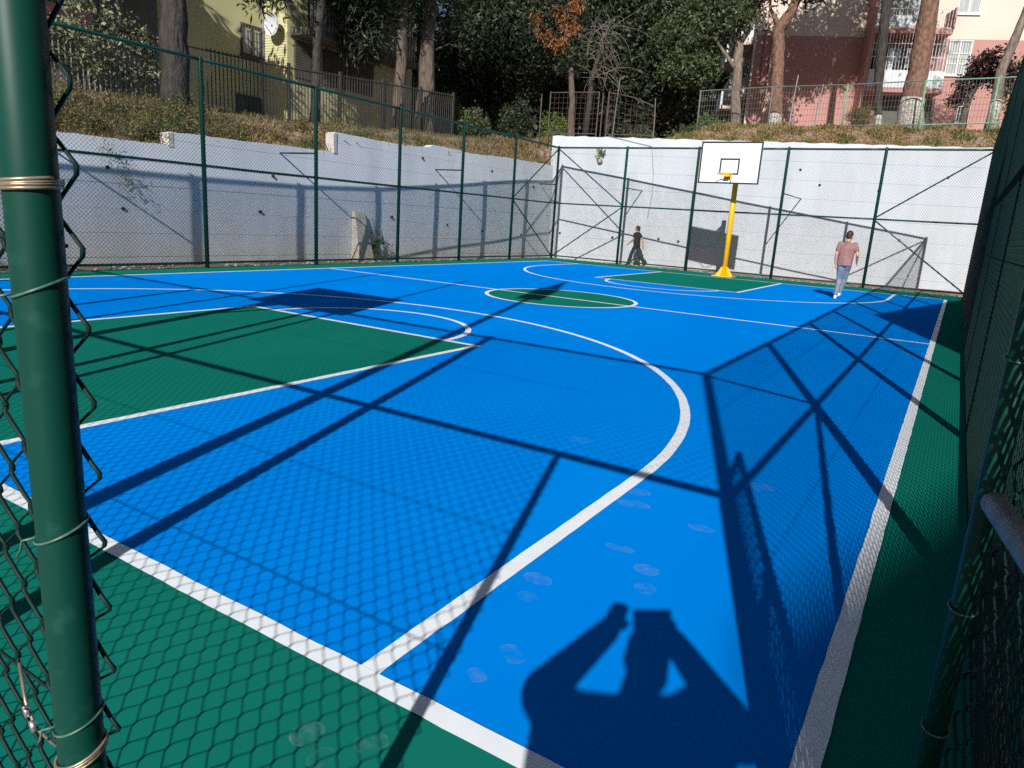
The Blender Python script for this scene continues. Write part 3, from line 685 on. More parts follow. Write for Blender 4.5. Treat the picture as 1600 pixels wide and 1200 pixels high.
# ------------------------------------------------------------------ far terrace fences
def welded_panel(b, p0, p1, z0a, z1a, z0b, z1b, sx, sz, r=.008):
    p0 = Vector(p0); p1 = Vector(p1); n = int((p1-p0).length/sx)
    for i in range(1, n):
        f = i/n; q = p0.lerp(p1, f); b.path([(q.x, q.y, z0a+(z0b-z0a)*f), (q.x, q.y, z1a+(z1b-z1a)*f)], r, 4, False)
    m = int((z1a-z0a)/sz)
    for j in range(1, m):
        f = j/m; b.path([(p0.x, p0.y, z0a+(z1a-z0a)*f), (p1.x, p1.y, z0b+(z1b-z0b)*f)], r, 4, False)
wf = thing('welded_mesh_fence', 'light green and grey welded mesh fence on the bank below the pink building', 'fence', (-5.9, 38, 7.2))
ST = [(-13.3, 38.2, 7.0, 9.15, 'grey'), (-9.5, 38.1, 7.12, 9.2, 'grey'), (-5.9, 38, 7.2, 9.15, 'lg'), (-2.55, 38, 7.2, 9.2, 'lg'), (.28, 38, 7.25, 9.2, 'lg'), (3.4, 38, 7.3, 9.25, 'lg')]
for i, (x, y, a, b, c) in enumerate(ST):
    MB().path([(x, y, a-.3), (x-.02, y, b+.03)], .045, 8).build('post', M['lgreen'] if c == 'lg' else M['mesh_grey'], wf, smooth=True)
    if i < len(ST)-1:
        x2, y2, a2, b2, c2 = ST[i+1]; m = M['lgreen'] if i > 2 else M['mesh_grey']
        MB().path([(x, y, b), (x2, y2, b2)], .028, 6).build('top_rail', m, wf); MB().path([(x, y, a+.05), (x2, y2, a2+.05)], .035, 6).build('bottom_rail', m, wf)
        B = MB(); welded_panel(B, (x, y, 0), (x2, y2, 0), a+.05, b, a2+.05, b2, .14, .26, .007); o = B.build('wire_mesh', M['mesh_grey'], wf); o['kind'] = 'stuff'
rf = thing('rusty_mesh_fence', 'old rusty mesh fence with a sagging rail above the far wall corner', 'fence', (-16, 31, 5.9))
ry = lambda x: wall_y(x)+.30
for (x, a, b) in ((-18.75, 5.7, 7.85), (-18.25, 5.7, 7.95), (-15.85, 5.8, 7.95), (-15.65, 5.8, 7.9), (-15.38, 5.8, 7.95)):
    MB().path([(x, ry(x), a-.3), (x, ry(x), b)], .032, 6).build('post', M['rust'], rf)
for (x0, z0, x1, z1) in ((-18.25, 7.9, -15.85, 7.92), (-18.25, 6.0, -15.85, 6.02), (-15.38, 7.92, -13.2, 7.32), (-15.38, 6.02, -13.2, 6.02)):
    MB().path([(x0, ry(x0), z0), ((x0+x1)/2, ry((x0+x1)/2), (z0+z1)/2+(.1 if 7.3 < z1 < 7.4 else 0)), (x1, ry(x1), z1)], .022, 6).build('rail', M['rust'], rf)
B = MB(); welded_panel(B, (-18.25, ry(-18.25), 0), (-15.85, ry(-15.85), 0), 6.0, 7.9, 6.0, 7.9, .22, .23, .006); welded_panel(B, (-15.38, ry(-15.38), 0), (-13.2, ry(-13.2), 0), 6.02, 7.9, 6.02, 7.3, .25, .25, .006)
o = B.build('wire_mesh', M['rust'], rf); o['kind'] = 'stuff'
for i, (x, z0, z1, dx, lb) in enumerate([(-15.15, 5.8, 8.6, .15, 'thin pale stake leaning above the white wall, nearest the rusty fence'), (-14.3, 6.2, 8.2, -.1, 'short brown stake above the white wall among the shrubs'), (-8.0, 7.0, 9.3, .1, 'thin grey rod by the bent tree behind the mesh fence'), (-6.9, 7.0, 8.9, .15, 'short rod between the bent tree and the green fence post')]):
    y = wall_y(x)+(.5 if i == 0 else 3.5); s = thing('stake', lb, 'stake', (x, y, z0))
    MB().path([(x, y, z0-.3), (x+dx*.4, y, (z0+z1)/2), (x+dx, y, z1)], [.035, .03, .025], 6).build('shaft', M['twig'] if i < 2 else M['grey_metal'], s)
# loose cable hanging down the far wall
cb = MB().path([(-15.1, wall_y(-15.1)-.04, 5.9), (-13.05, wall_y(-13.05)-.05, 5.5), (-12.95, wall_y(-12.95)-.05, 4.9), (-12.85, wall_y(-12.85)-.05, 4.3), (-12.8, wall_y(-12.8)-.05, 3.4), (-12.9, wall_y(-12.9)-.05, 2.2)], .012, 5).build('cable', M['grey_metal'], origin=(-12.9, 31.3, 4))
tag(cb, 'thin grey cable hanging down the white far wall', 'cable')
# plants rooted in the walls
wp = thing('wall_plant', 'small leafy plant with pale roots growing out of the white far wall', 'plant', (-15.38, 30.6, 4.9))
Q = blob_points((-15.38, 30.55, 5.05), (.22, .12, .22), 90, cs=.05, clump=6); quads_mesh('foliage', leaf_quads(Q, .16, .05, .3), M['leaf_light'], wp)
MB().ico((-15.38, 30.62, 4.78), .15, 2, .15, (1, .7, 1.2)).build('root', M['lime'], wp, smooth=True)
pl = thing('weed_plant', 'bushy green weed growing at the foot of the left wall by the buttress', 'plant', (-18.0, 18.1, -.1))
Q = np.concatenate([blob_points((-18.0, 18.1, .35), (.2, .3, .35), 160, cs=.06, clump=8), blob_points((-18.0, 17.95, .85), (.1, .12, .35), 60, cs=.05, clump=8)])
quads_mesh('foliage', leaf_quads(Q, .13, .05, .5), M['weed_green'], pl); MB().path([(-18.0, 18.1, -.15), (-18.02, 18.0, .6), (-18.03, 17.7, 1.5)], [.03, .025, .01], 6).build('stem', M['twig'], pl)
fv = thing('wall_plant', 'thin trailing weed hanging over the left wall near the lens post', 'plant', (-18.3, 8.6, 3.0))
Q = np.concatenate([blob_points((-18.25, 8.3+.25*i, 2.9-.32*i), (.08, .22, .22), 40, cs=.08, clump=6) for i in range(4)]); quads_mesh('foliage', leaf_quads(Q, .15, .018, -.3), M['weed_green'], fv)

# ================================================================== TREES
def mk(pts): return pts
tree('pine_tree', 'thick reddish pine trunk with whitewashed base in front of the pink balconies', 'tree', (-3.03, 39.5, 7.3),
     [((-3.03,39.5,7.2),.58),((-3.10,39.5,9.2),.49),((-3.14,39.5,11.95),.43),((-3.25,39.5,15),.38),((-3.4,39.5,20),.3)],
     [((-3.6,39,20.5),(4.2,4,2.2),3),((-5.5,39.5,18.6),(2,2,1.2),1)], M['bark_pine'], M['leaf_pine'], 9000, .38, .09, painted_to=8.9, cs=.32, clump=60)
tree('tree', 'thin dark trunk just left of the thick pine by the pink balconies', 'tree', (-4.47, 40, 7.3),
     [((-4.47,40,7.2),.17),((-4.70,40,8.8),.16),((-4.86,40,9.9),.24),((-4.94,40,11.6),.22),((-5.2,40,14.3),.24),((-5.3,40,18),.15)],
     [((-5.6,40,18.6),(2.8,2.6,2.2),1),((-7.6,40.5,16.8),(1.6,1.5,1.2),.4)], M['bark_dark'], M['leaf_pine'], 6000, .38, .09, painted_to=8.3, cs=.32, clump=60)
tree('tree', 'bent brown trunk with a kink and whitewashed base left of the pink wall', 'tree', (-9.53, 40, 7.4),
     [((-9.53,40,7.3),.36),((-9.70,40,9),.32),((-9.88,40,10.7),.31),((-10.04,40,12.4),.33),((-9.59,40,13.2),.26),((-9.13,40,14.4),.22),((-8.6,40,17),.16)],
     [((-8.9,40,17.6),(3.0,2.6,2.0),2),((-10.6,39.6,14.6),(1.0,.8,.55),.35),((-8.3,39.6,14.2),(.6,.6,.6),.25)], M['bark_pine'], M['leaf_dark'], 8000, .3, .13, painted_to=8.4, clump=60, cs=.3,
     limbs=[[((-10.04,40,12.5),.18),((-10.6,39.9,13.4),.08),((-10.9,39.8,14.6),.04)]])
tree('tree', 'slender grey trunk leaning right at the right edge above the far wall', 'tree', (.36, 39.5, 7.3),
     [((.36,39.5,7.2),.24),((.30,39.5,9.8),.21),((.61,39.5,11.4),.18),((.84,39.5,12.7),.15),((1.2,39.5,15),.1)],
     [((.75,39.3,14.2),(.8,.8,1.0),1),((1.6,39.3,16),(1.8,1.6,1.6),2)], M['bark_grey'], M['leaf_mid'], 4000, .28, .06, painted_to=8.8, droop=.5)
tree('broadleaf_tree', 'bushy green tree with forked grey trunk beside the corner of the pink building', 'tree', (-11.67, 40, 7.4),
     [((-11.67,40,7.3),.30),((-11.9,40,9),.26),((-12.0,40,10.5),.24),((-12.09,40,11.9),.24)],
     [((-14.7,40,12.6),(1.9,1.8,1.6),3),((-15.2,39.8,10.7),(1.4,1.3,1.0),1.6),((-12.6,39.7,13.4),(1.7,1.5,1.3),2),((-13.9,39.6,10.6),(1.1,1.1,.8),1),((-14.5,40.5,15.4),(3,2.5,1.8),2.5),((-16.2,40.4,12.4),(1.2,1.2,1.2),1)],
     M['bark_grey'], M['leaf_mid'], 17000, .24, .10, cs=.22,
     limbs=[[((-12.09,40,11.8),.2),((-12.7,39.9,12.6),.15),((-13.2,39.8,13.6),.1),((-14,39.8,15),.05)], [((-12.09,40,11.8),.18),((-11.6,39.9,12.5),.14),((-11.3,39.8,13.4),.10),((-10.4,39.8,14.8),.06)],
            [((-12.0,40,10.4),.14),((-12.6,39.6,11.2),.10),((-13.4,39.4,12.2),.05)], [((-12.09,40,11.8),.12),((-12.2,39.8,13.6),.08),((-12.1,39.7,15),.05)]])
tree('plum_tree', 'small purple leaved plum tree against the pink wall at right', 'tree', (-.85, 42, 7.5),
     [((-.9,42,7.3),.18),((-.82,42,9.1),.15),((-.5,42,10),.10)], [((-.3,42,10.4),(.95,.9,.85),3),((-1.3,41.8,9.0),(.35,.3,.3),.5),((.7,42.1,10.0),(.5,.6,.5),.8),((-1.1,42,9.7),(.5,.5,.35),.6)],
     M['bark'], M['leaf_plum'], 4200, .17, .09, cs=.12)
tree('shrub', 'light green shrub behind the plum tree at the right edge', 'shrub', (.9, 43.5, 7.6), [((.9,43.5,7.4),.1),((.95,43.5,9.5),.06)],
     [((.95,43.5,10.0),(.9,.9,1.1),1),((1.6,43.6,9.0),(.8,.8,1.0),1)], M['bark'], M['leaf_light'], 2600, .17, .07, cs=.14)
tree('dry_shrub', 'rounded dry grey green shrub behind the mesh fence left of the thick pine', 'shrub', (-5.2, 39, 7.2), [((-5.2,39,7.1),.06),((-5.2,39,7.6),.03)],
     [((-5.25,39,7.75),(.62,.55,.5),1)], M['twig'], M['weed'], 2600, .16, .025, cs=.08, up=.6)
# left terrace conifers
tree('cypress_tree', 'dark conifer trunk at left rising in front of the shaded building', 'tree', (-21.0, 12.16, 4.6),
     [((-21.0,12.16,4.4),.42),((-21.0,12.18,6.4),.37),((-21.0,12.19,8.2),.35),((-21,12.2,13),.27),((-21,12.2,18),.1)],
     [((-21.5,12.5,18.6),(4.6,5.2,2.2),3),((-22,16.5,18.6),(3.5,3.5,2.0),2)], M['bark_dark'], M['leaf_pine'], 16000, .42, .09, cs=.4)
tree('cypress_tree', 'unseen conifer added outside the left edge to shade the left buildings', 'tree', (-24.6, 4.5, 4.3),
     [((-24.6,4.5,4.0),.4),((-24.6,4.6,8),.34),((-24.4,5,14),.12)], [((-24.1,5.2,12.2),(2.2,2.6,1.9),3),((-24.0,7.7,11.6),(1.5,1.4,1.1),1.6),((-25.6,9.6,11.9),(1.2,1.6,1.0),1.2),((-24.6,4.5,14.8),(2,2.2,1.8),1.2),((-24.4,9.6,11.7),(1.3,1.5,1.5),2.2),((-24.4,11.6,11.0),(1.3,1.5,1.1),2),((-24.4,13.3,10.7),(1.1,1.1,.85),1.4)], M['bark_dark'], M['leaf_pine'], 30000, .42, .14, cs=.25, shell=.2)  # invented tree out of view, its crown masses shaped to shade the left buildings
tree('cypress_tree', 'slim dark conifer with drooping boughs beside the yellow building', 'tree', (-23.2, 19.78, 5.0),
     [((-23.2,19.78,4.9),.20),((-23.2,19.9,8.3),.18),((-23.2,20.2,10.3),.16),((-23.2,20.4,15),.08)],
     [((-23.6,22.6,10.4),(1.2,1.5,1.3),2),((-23.7,22.9,9.0),(.9,1.1,.8),1.2),((-23.4,20.6,11.3),(1.0,1.0,.7),.6),((-23.6,21.9,12.6),(2.4,2.6,1.6),2.4),((-23.2,18.2,9.7),(.35,.5,.25),.15),((-23.3,17.2,9.0),(.3,.4,.2),.12),((-23.1,16.9,12.3),(1.3,1.6,.9),1.2),((-22.8,18.6,13.4),(1.3,1.6,.9),1.2)], M['bark_dark'], M['leaf_dark'], 12000, .34, .07, droop=1.0, cs=.25,  # last two crown masses, out of view, are added to shade the yellow front
     limbs=[[((-23.2,19.9,11.5),.05),((-23.2,18.8,10.4),.03),((-23.3,17.8,9.4),.015)]])
tree('pine_tree', 'tall brown pine trunk nearest the yellow building on the left terrace', 'tree', (-22.6, 24.14, 5.1),
     [((-22.6,24.14,4.9),.28),((-22.6,24.3,8.2),.24),((-22.6,24.42,11.4),.22),((-22.6,24.4,16),.12)],
     [((-22.9,24.6,10.6),(1.1,1.4,.9),.9),((-22.7,23.9,12.6),(2.6,2.6,1.6),2),((-22.6,24.5,15.5),(3,3,1.8),2.2)], M['bark'], M['leaf_pine'], 9000, .32, .05, droop=.3,
     limbs=[[((-22.6,24.3,8.6),.05),((-22.3,23.6,9.1),.03),((-22.0,22.9,9.0),.012)], [((-22.6,24.3,9.4),.05),((-22.3,25.2,9.8),.03),((-22.1,25.9,9.6),.012)], [((-22.6,24.3,7.4),.04),((-22.3,23.8,7.7),.02),((-22.1,23.3,7.7),.01)], [((-22.6,24.3,10.4),.05),((-22.2,23.4,11.1),.03),((-22.0,22.6,11.3),.012)]])
tree('pine_tree', 'thickest brown pine trunk on the left terrace behind the parapet', 'tree', (-22.4, 25.91, 5.3),
     [((-22.4,25.91,5.1),.52),((-22.4,25.94,8.5),.36),((-22.4,25.94,11.8),.30),((-22.4,25.9,17),.15)],
     [((-22.4,26.8,10.9),(1.3,1.6,1.1),1),((-22.6,27.2,13.2),(3,3,1.7),2),((-22.4,26,16),(3.4,3.4,1.8),2.4)], M['bark'], M['leaf_pine'], 10000, .32, .05, droop=.3,
     limbs=[[((-22.4,25.94,9.0),.06),((-22.0,27,9.6),.03),((-21.8,27.9,9.5),.012)], [((-22.4,25.94,9.9),.05),((-22.0,25.2,10.4),.03),((-21.8,24.7,10.3),.012)]])
tree('pine_tree', 'thin dark trunk between the two brown pines on the left terrace', 'tree', (-23, 26.07, 5.4),
     [((-23,26.07,5.2),.15),((-23,26.06,8.6),.13),((-23,26,14),.08)], [((-23.2,26.4,14.5),(2,2,1.5),1)], M['bark_dark'], M['leaf_pine'], 2500, .32, .05)
# dark grove in the far left corner
tree('dark_tree', 'large dark tree crown in the corner behind the left fence', 'tree', (-27.4, 37.5, 6.8),
     [((-27.4,37.5,6.6),.35),((-27.4,37.6,10),.28),((-27.5,38,15),.15)],
     [((-27.5,38,12.7),(3.4,3,2.3),3),((-27.3,37.2,9.6),(2.4,2.2,1.7),2),((-30.4,38,10.5),(2.4,2.4,2.6),2),((-24.6,37.2,11.6),(2.3,2.2,2.2),2),((-27,38.5,16),(4,3.4,2),2.5)], M['bark_dark'], M['leaf_dark'], 30000, .34, .15, cs=.28)
tree('dark_tree', 'dense dark tree behind the rusty mesh fence in the middle', 'tree', (-21.2, 44, 7.3),
     [((-21.2,44,7.2),.4),((-21.3,44,11),.3),((-21.4,44,16),.16)],
     [((-21.4,44,13.2),(4.2,3,3.0),4),((-18.6,44,10.6),(2.8,2.4,2.6),2.5),((-24.2,44,10.6),(2.6,2.4,2.4),2.5),((-17.2,44.5,14),(2.6,2.4,2.6),2),((-21,45,17.5),(5,3.5,2.4),2.5)], M['bark_dark'], M['leaf_dark'], 36000, .36, .16, cs=.3)
tree('dark_tree', 'dark tree trunk with dead orange foliage above the rusty fence', 'tree', (-19.92, 36, 6.6),
     [((-19.92,36,6.4),.24),((-20.0,36,8.5),.17),((-20.29,36,10.8),.14),((-20.99,36,13.1),.10)],
     [((-21.4,36.2,13.6),(1.8,1.5,1.0),2),((-22.2,36.3,11.6),(1.5,1.3,1.3),2),((-20.3,36,10.6),(.8,.7,.5),.6)], M['bark'], M['leaf_dark'], 7000, .24, .09, cs=.2)
db = thing('dead_branch', 'hanging branch of dead orange leaves above the rusty mesh fence', 'branch', (-20.7, 35.4, 12.4))
Q = np.concatenate([blob_points((x, 35.3, z), (.26, .2, .42), 100, cs=.11, clump=6) for x, z in ((-21.0,13.1),(-20.5,12.5),(-21.4,11.8),(-19.8,12.3),(-20.1,13.4),(-22.0,12.2),(-20.8,11.4),(-20.4,11.7),(-22.3,12.9),(-19.7,13.3))])
quads_mesh('dead_leaves', leaf_quads(Q, .24, .06, -1.2), M['leaf_dead'], db); MB().path([(-21.8,35.6,13.6),(-20.9,35.4,13.1),(-19.7,35.3,12.6)], [.05,.04,.015], 6).build('twig', M['twig'], db)
bs = thing('bare_shrub', 'leafless grey shrub of tangled twigs hanging over the rusty fence', 'shrub', (-18.6, 36.6, 7))
for i in range(70):
    p = Vector((-18.9+random.uniform(-.6, 1.0), 36.6+random.uniform(-.3, .3), 9.6+random.uniform(0, 3.0))); d = Vector((random.uniform(-1, 1), random.uniform(-.5, .5), random.uniform(-.6, .9))).normalized()
    ln = random.uniform(.8, 2.4); pts = [p]; bend = random.uniform(-.7, .1)
    for k in range(5):
        d = (d+Vector((random.uniform(-.35, .35), random.uniform(-.2, .2), bend*.5+random.uniform(-.4, .25)))).normalized(); pts.append(pts[-1]+d*ln/5)
    MB().path(pts, [.018, .016, .014, .011, .008, .005], 5).build('twig', M['twig'], bs)
MB().path([(-19.5,37,6.5),(-19.4,37,8.5),(-19.37,37,9.9),(-18.9,37,11.4),(-18.48,37,12.85)], [.2,.17,.15,.12,.08], 8).build('trunk', M['bark_dark'], bs, smooth=True)
# understorey shrubs
SH = [((-25.6,32.5),1.0,1.2,'leaf_mid','lit green shrub behind the thick pine on the left terrace'),((-23.4,34.4),1.1,1.1,'leaf_dark','dark shrub at the foot of the corner grove'),((-19.4,33.4),.6,.55,'leaf_mid','low green shrub by the corner where the two walls meet'),
      ((-16.2,37.6),.8,.8,'leaf_mid','green shrub left of the stakes above the white wall'),((-14.2,38.8),1.0,1.0,'leaf_mid','green shrub between the stakes and the broadleaf tree'),((-12.9,39.2),.8,1.0,'leaf_light','light green shrub at the foot of the broadleaf tree'),
      ((-17.6,39.2),1.1,1.1,'leaf_dark','dark shrub behind the sagging rusty rail'),((-21.2,36.4),.9,1.3,'leaf_light','pale green shrub behind the rusty mesh panel'),((-24.5,30.5),.8,1.6,'leaf_light','bright green shrub right of the yellow building'),((-26.5,29.2),1.0,2.0,'leaf_mid','tall green shrub at the end of the yellow building'),((-21.6,28.9),.8,.9,'leaf_mid','leafy shrub right of the thickest pine'),((-20.8,31.5),.9,1.4,'leaf_dark','dark shrub over the end of the left wall')]
for (x, y), r, hh, lm, lb in SH:
    z = H(x, y); tree('shrub', lb, 'shrub', (x, y, z), [((x, y, z-.1), .06), ((x, y, z+hh*.6), .03)], [((x, y, z+hh*.75), (r, r, hh*.8), 1)], M['twig'], M[lm], 1900, .17, .075, cs=.12, shell=.3)
# vine on the left railing
vn = thing('climbing_vine', 'flowering climbing vine spilling over the railing at far left', 'vine', (-22.2, 10, 4.7))
Q = []
for i in range(60):
    y = random.uniform(6.5, 12.0); z = base_rail(y)+random.uniform(.7, 2.7)-.14*max(0, y-9); Q.append(blob_points((-22+random.uniform(-.3, .35), y, z), (.3, .35, .3), 80, cs=.1, clump=8))
quads_mesh('foliage', leaf_quads(np.concatenate(Q), .15, .07, .2), M['leaf_vine'], vn); MB().path([(-22.1,10,4.4),(-22.0,10.2,5.6),(-22.1,9.4,7)], [.06,.05,.03], 6).build('stem', M['twig'], vn)
# far wood closing the view between the buildings
Q = []
for i in range(26):
    x = -62+i*2.0+random.uniform(-1, 1); y = 62+random.uniform(-6, 8); Q.append(blob_points((x, y, 12+random.uniform(-2, 5)), (3.8, 3, 5.5), 1500, cs=.5, clump=14))
tag(quads_mesh('far_wood', leaf_quads(np.concatenate(Q), .9, .5, .2), M['leaf_dark']), 'dark mass of far trees between the two buildings', 'trees', kind='stuff')
# ================================================================== BUILDINGS
def opening(parent, o, ax, n, t0, t1, z0, z1, fm='white_frame', gm='glass', bars=0, mull=1, hb=(), fw=.07, curtain=False, name='window'):
    """window set on a facade: o origin, ax along, n outward"""
    o, ax, n = Vector(o), Vector(ax), Vector(n); up = Vector((0, 0, 1))
    win = MB().obox(o, ax, n, up, t0, t1, -.05, .012, z0, z1).build(name, M['curtain'] if curtain else M[gm], parent)
    fr = MB()
    for (a, b, c, d) in ((t0, t1, z0, z0+fw), (t0, t1, z1-fw, z1), (t0, t0+fw, z0+fw, z1-fw), (t1-fw, t1, z0+fw, z1-fw)): fr.obox(o, ax, n, up, a, b, 0.0, .06, c, d)
    for k in range(1, mull+1):
        x = t0+(t1-t0)*k/(mull+1); fr.obox(o, ax, n, up, x-fw/2, x+fw/2, .0, .05, z0+fw, z1-fw)
    for zz in hb: fr.obox(o, ax, n, up, t0+fw, t1-fw, .0, .055, zz-.03, zz+.03)
    fr.build('frame', M[fm], win)
    MB().obox(o, ax, n, up, t0-.06, t1+.06, .0, .12, z0-.09, z0-.004).build('sill', M[fm], win)
    if bars:
        g_ = MB()
        for k in range(bars+1):
            x = t0+(t1-t0)*k/bars; q = o+ax*x+n*.14; g_.path([tuple(q+up*z0), tuple(q+up*z1)], .012, 4)
        for zz in (z0+.05, (z0+z1)/2, z1-.05): g_.path([tuple(o+ax*t0+n*.14+up*zz), tuple(o+ax*t1+n*.14+up*zz)], .012, 4)
        g_.build('grille', M[fm], win)
    return win
Z = Vector((0, 0, 1))
# ---- pink apartment block
PO = Vector((-13.1, 47.16, 0)); PD = Vector((1, .4, 0)).normalized(); PN = Vector((.4, -1, 0)).normalized()
pk = thing('pink_apartment_block', 'pink and cream apartment block with caged white balconies above the far wall', 'building', (-13.1, 47.16, 7))
MB().obox(PO, PD, -PN, Z, 0, 34, 0, 14, 6.5, 14.0).build('wall', M['pink'], pk)
MB().obox(PO, PD, -PN, Z, 0, 34, 0.0, 14, 14.004, 27).build('wall', M['cream'], pk)
MB().obox(PO, PD, -PN, Z, -.4, 34.4, -.4, 14.4, 27.004, 27.5).build('roof', M['bare_concrete'], pk)
opening(pk, PO, PD, PN, 11.27, 12.60, 11.97, 14.03-.08, hb=(13.2, 12.6), bars=9, mull=1, curtain=True)
opening(pk, PO, PD, PN, 11.35, 12.63, 15.42, 17.0, bars=0, mull=1, curtain=True)
opening(pk, PO, PD, PN, 12.41, 13.11, 9.25, 10.23, bars=4, mull=0)
opening(pk, PO, PD, PN, 15.6, 16.9, 11.97, 13.9, bars=9, curtain=True); opening(pk, PO, PD, PN, 15.6, 16.9, 15.42, 17.0, curtain=True)
opening(pk, PO, PD, PN, 11.35, 12.63, 18.6, 20.2, curtain=True); opening(pk, PO, PD, PN, 3, 4.4, 18.6, 20.2, curtain=True)
MB().obox(PO, PD, PN, Z, 6.35, 6.55, -.02, 1.52, 9.6, 20.2).build('balcony_side_wall', M['pink'], pk)
# recessed doors behind the balconies
for z in (10.95, 14.15, 17.3): opening(pk, PO, PD, PN, 6.9, 10.3, z, z+2.4, mull=3, name='balcony_door', curtain=(z > 14))
MB().obox(PO, PD, PN, Z, 7.6, 11.1, -.02, .03, 8.2, 10.6).build('recess_shade_panel', M['shutter'], pk)  # flat dark panel on the wall; the shade of a recess is in its colour
for (zs, lb) in ((10.62, 'lower'), (13.90, 'middle'), (17.1, 'upper')):
    bal = MB().obox(PO, PD, PN, Z, 6.56, 10.86, .0, 1.5, zs, zs+.28).build('balcony', M['pink'], pk)
    if lb == 'lower':
        for i in range(22):
            t = 6.6+i*.193
            MB().obox(PO, PD, PN, Z, t, t+.187, 1.44, 1.47+.008*(i % 2), 10.905, 11.84).build('panel', M['panel'], bal)
        for i in range(24):
            q = PO+PD*(6.62+i*.176)+PN*1.45; MB().path([tuple(q+Z*11.84), tuple(q+Z*13.88)], .015, 5).build('cage_bar', M['white_frame'], bal)
        for zz in (11.86, 12.6, 13.35):
            MB().path([tuple(PO+PD*6.6+PN*1.46+Z*zz), tuple(PO+PD*10.7+PN*1.46+Z*zz)], .02, 5).build('cage_rail', M['white_frame'], bal)
        for i in range(7):
            q = PO+PD*10.7+PN*(.1+i*.2); MB().path([tuple(q+Z*10.9), tuple(q+Z*13.88)], .015, 5).build('cage_bar', M['white_frame'], bal)
    else:
        for i in range(26):
            q = PO+PD*(6.62+i*.163)+PN*1.45; MB().path([tuple(q+Z*(zs+.3)), tuple(q+Z*(zs+1.35))], .014, 5).build('rail_bar', M['white_frame'], bal)
        for zz in (zs+.33, zs+1.35): MB().path([tuple(PO+PD*6.6+PN*1.45+Z*zz), tuple(PO+PD*10.75+PN*1.45+Z*zz)], .025, 5).build('hand_rail', M['white_frame'], bal)
        MB().obox(PO, PD, PN, Z, 10.80, 10.90, .0, 1.52, zs+.28, zs+1.45).build('end_wall', M['pink'], bal)
        MB().obox(PO, PD, PN, Z, 6.9, 9.4, 1.36, 1.42, zs+.35, zs+1.0).build('screen', M['panel'], bal)
lau = thing('laundry', 'dark clothes hanging on a line inside the caged lower balcony', 'laundry', tuple(PO+PD*8+PN*.9+Z*12.2))
for i in range(9):
    t = 7.0+i*.34; MB().obox(PO, PD, PN, Z, t, t+.28, .85+.05*(i % 3), .9+.05*(i % 3), 11.95+.15*(i % 2), 13.2).build('garment', [M['denim'], M['trouser_black'], M['panel']][i % 3], lau)
# shaded side of the pink block with projecting balconies
SD = (-PN).copy(); SN_ = -PD
for zs in (10.6, 13.8, 17.0, 20.2):
    for (a, b) in ((1.6, 5.2), (6.8, 10.4)):
        bal = MB().obox(PO, SD, SN_, Z, a, b, 0, 1.2, zs, zs+.25).build('balcony', M['cream'], pk)
        MB().obox(PO, SD, SN_, Z, a, b, 1.1, 1.2, zs+.25, zs+1.2).build('parapet', M['panel'], bal)
        MB().obox(PO, SD, SN_, Z, a, a+.1, 0, 1.098, zs+.25, zs+1.2).build('parapet', M['panel'], bal)
        opening(pk, PO, SD, SN_, a+.4, b-.4, zs+.35, zs+2.5, mull=2, name='balcony_door')
MB().obox(PO, SD, SN_, Z, .0, .3, .0, .12, 6.5, 27).build('corner_pilaster', M['cream'], pk)
for t in (.55, 1.0): MB().path([tuple(PO+PD*t+PN*.08+Z*7), tuple(PO+PD*t+PN*.08+Z*26)], .06, 8).build('drain_pipe', M['pink'] if t < .8 else M['cream'], pk)
# ---- yellow block on the left terrace
yb = thing('yellow_apartment_block', 'pale yellow apartment block behind the left railing with shaded shutters and balcony', 'building', (-27, 18, 4.5))
MB().box(-42, -27, 15.2, 20.38, 3.5, 19).build('wall', M['yellow_wall'], yb)
MB().box(-42, -25.5, 20.384, 28.5, 3.5, 19).build('wall', M['yellow_wall'], yb)
MB().box(-42.4, -25.1, 14.8, 28.9, 19.004, 19.4).build('roof', M['bare_concrete'], yb)
opening(yb, (-27, 0, 0), (0, 1, 0), (1, 0, 0), 19.2, 20.25, 7.80, 9.05, fm='rust', bars=7, mull=1, curtain=True)
opening(yb, (-27, 0, 0), (0, 1, 0), (1, 0, 0), 18.9, 20.2, 5.0, 6.2, fm='dark_metal', bars=8, mull=1)
opening(yb, (-27, 0, 0), (0, 1, 0), (1, 0, 0), 16.2, 17.4, 11, 12.4, fm='rust', mull=1)
slab = MB().box(-25.49, -24.3, 20.5, 27.6, 8.72, 8.98).build('balcony', M['brown_wall'], yb)
for i in range(34): y = 20.6+i*.2; MB().box(-24.36, -24.31, y, y+.11, 9.0, 9.95).build('rail_slat', M['pale_iron'], slab)
MB().box(-24.38, -24.29, 20.5, 27.6, 9.952, 10.02).build('hand_rail', M['pale_iron'], slab)
opening(yb, (-25.5, 0, 0), (0, 1, 0), (1, 0, 0), 21.5, 25.5, 9.05, 11.2, fm='dark_metal', mull=3, name='balcony_door')
for i, (a, b) in enumerate(((20.7, 22.2), (22.35, 23.8), (23.95, 25.6))):
    sh = MB().box(-25.48, -25.43, a, b, 7.1, 8.6).build('shutter', M['shutter'], yb)
    for j in range(14): MB().box(-25.43, -25.415+.012, a+.05, b-.05, 7.14+j*.103, 7.14+j*.103+.085).build('slat', M['shutter'], sh)
MB().path([(-26.95, 20.33, 4), (-26.95, 20.33, 18)], .05, 8).build('drain_pipe', M['pale_iron'], yb)
for z in (11.6, 14.9, 18.0): MB().box(-26.99, -26.96, 15.3, 20.3, z, z+.05).build('string_course', M['yellow_wall'], yb)
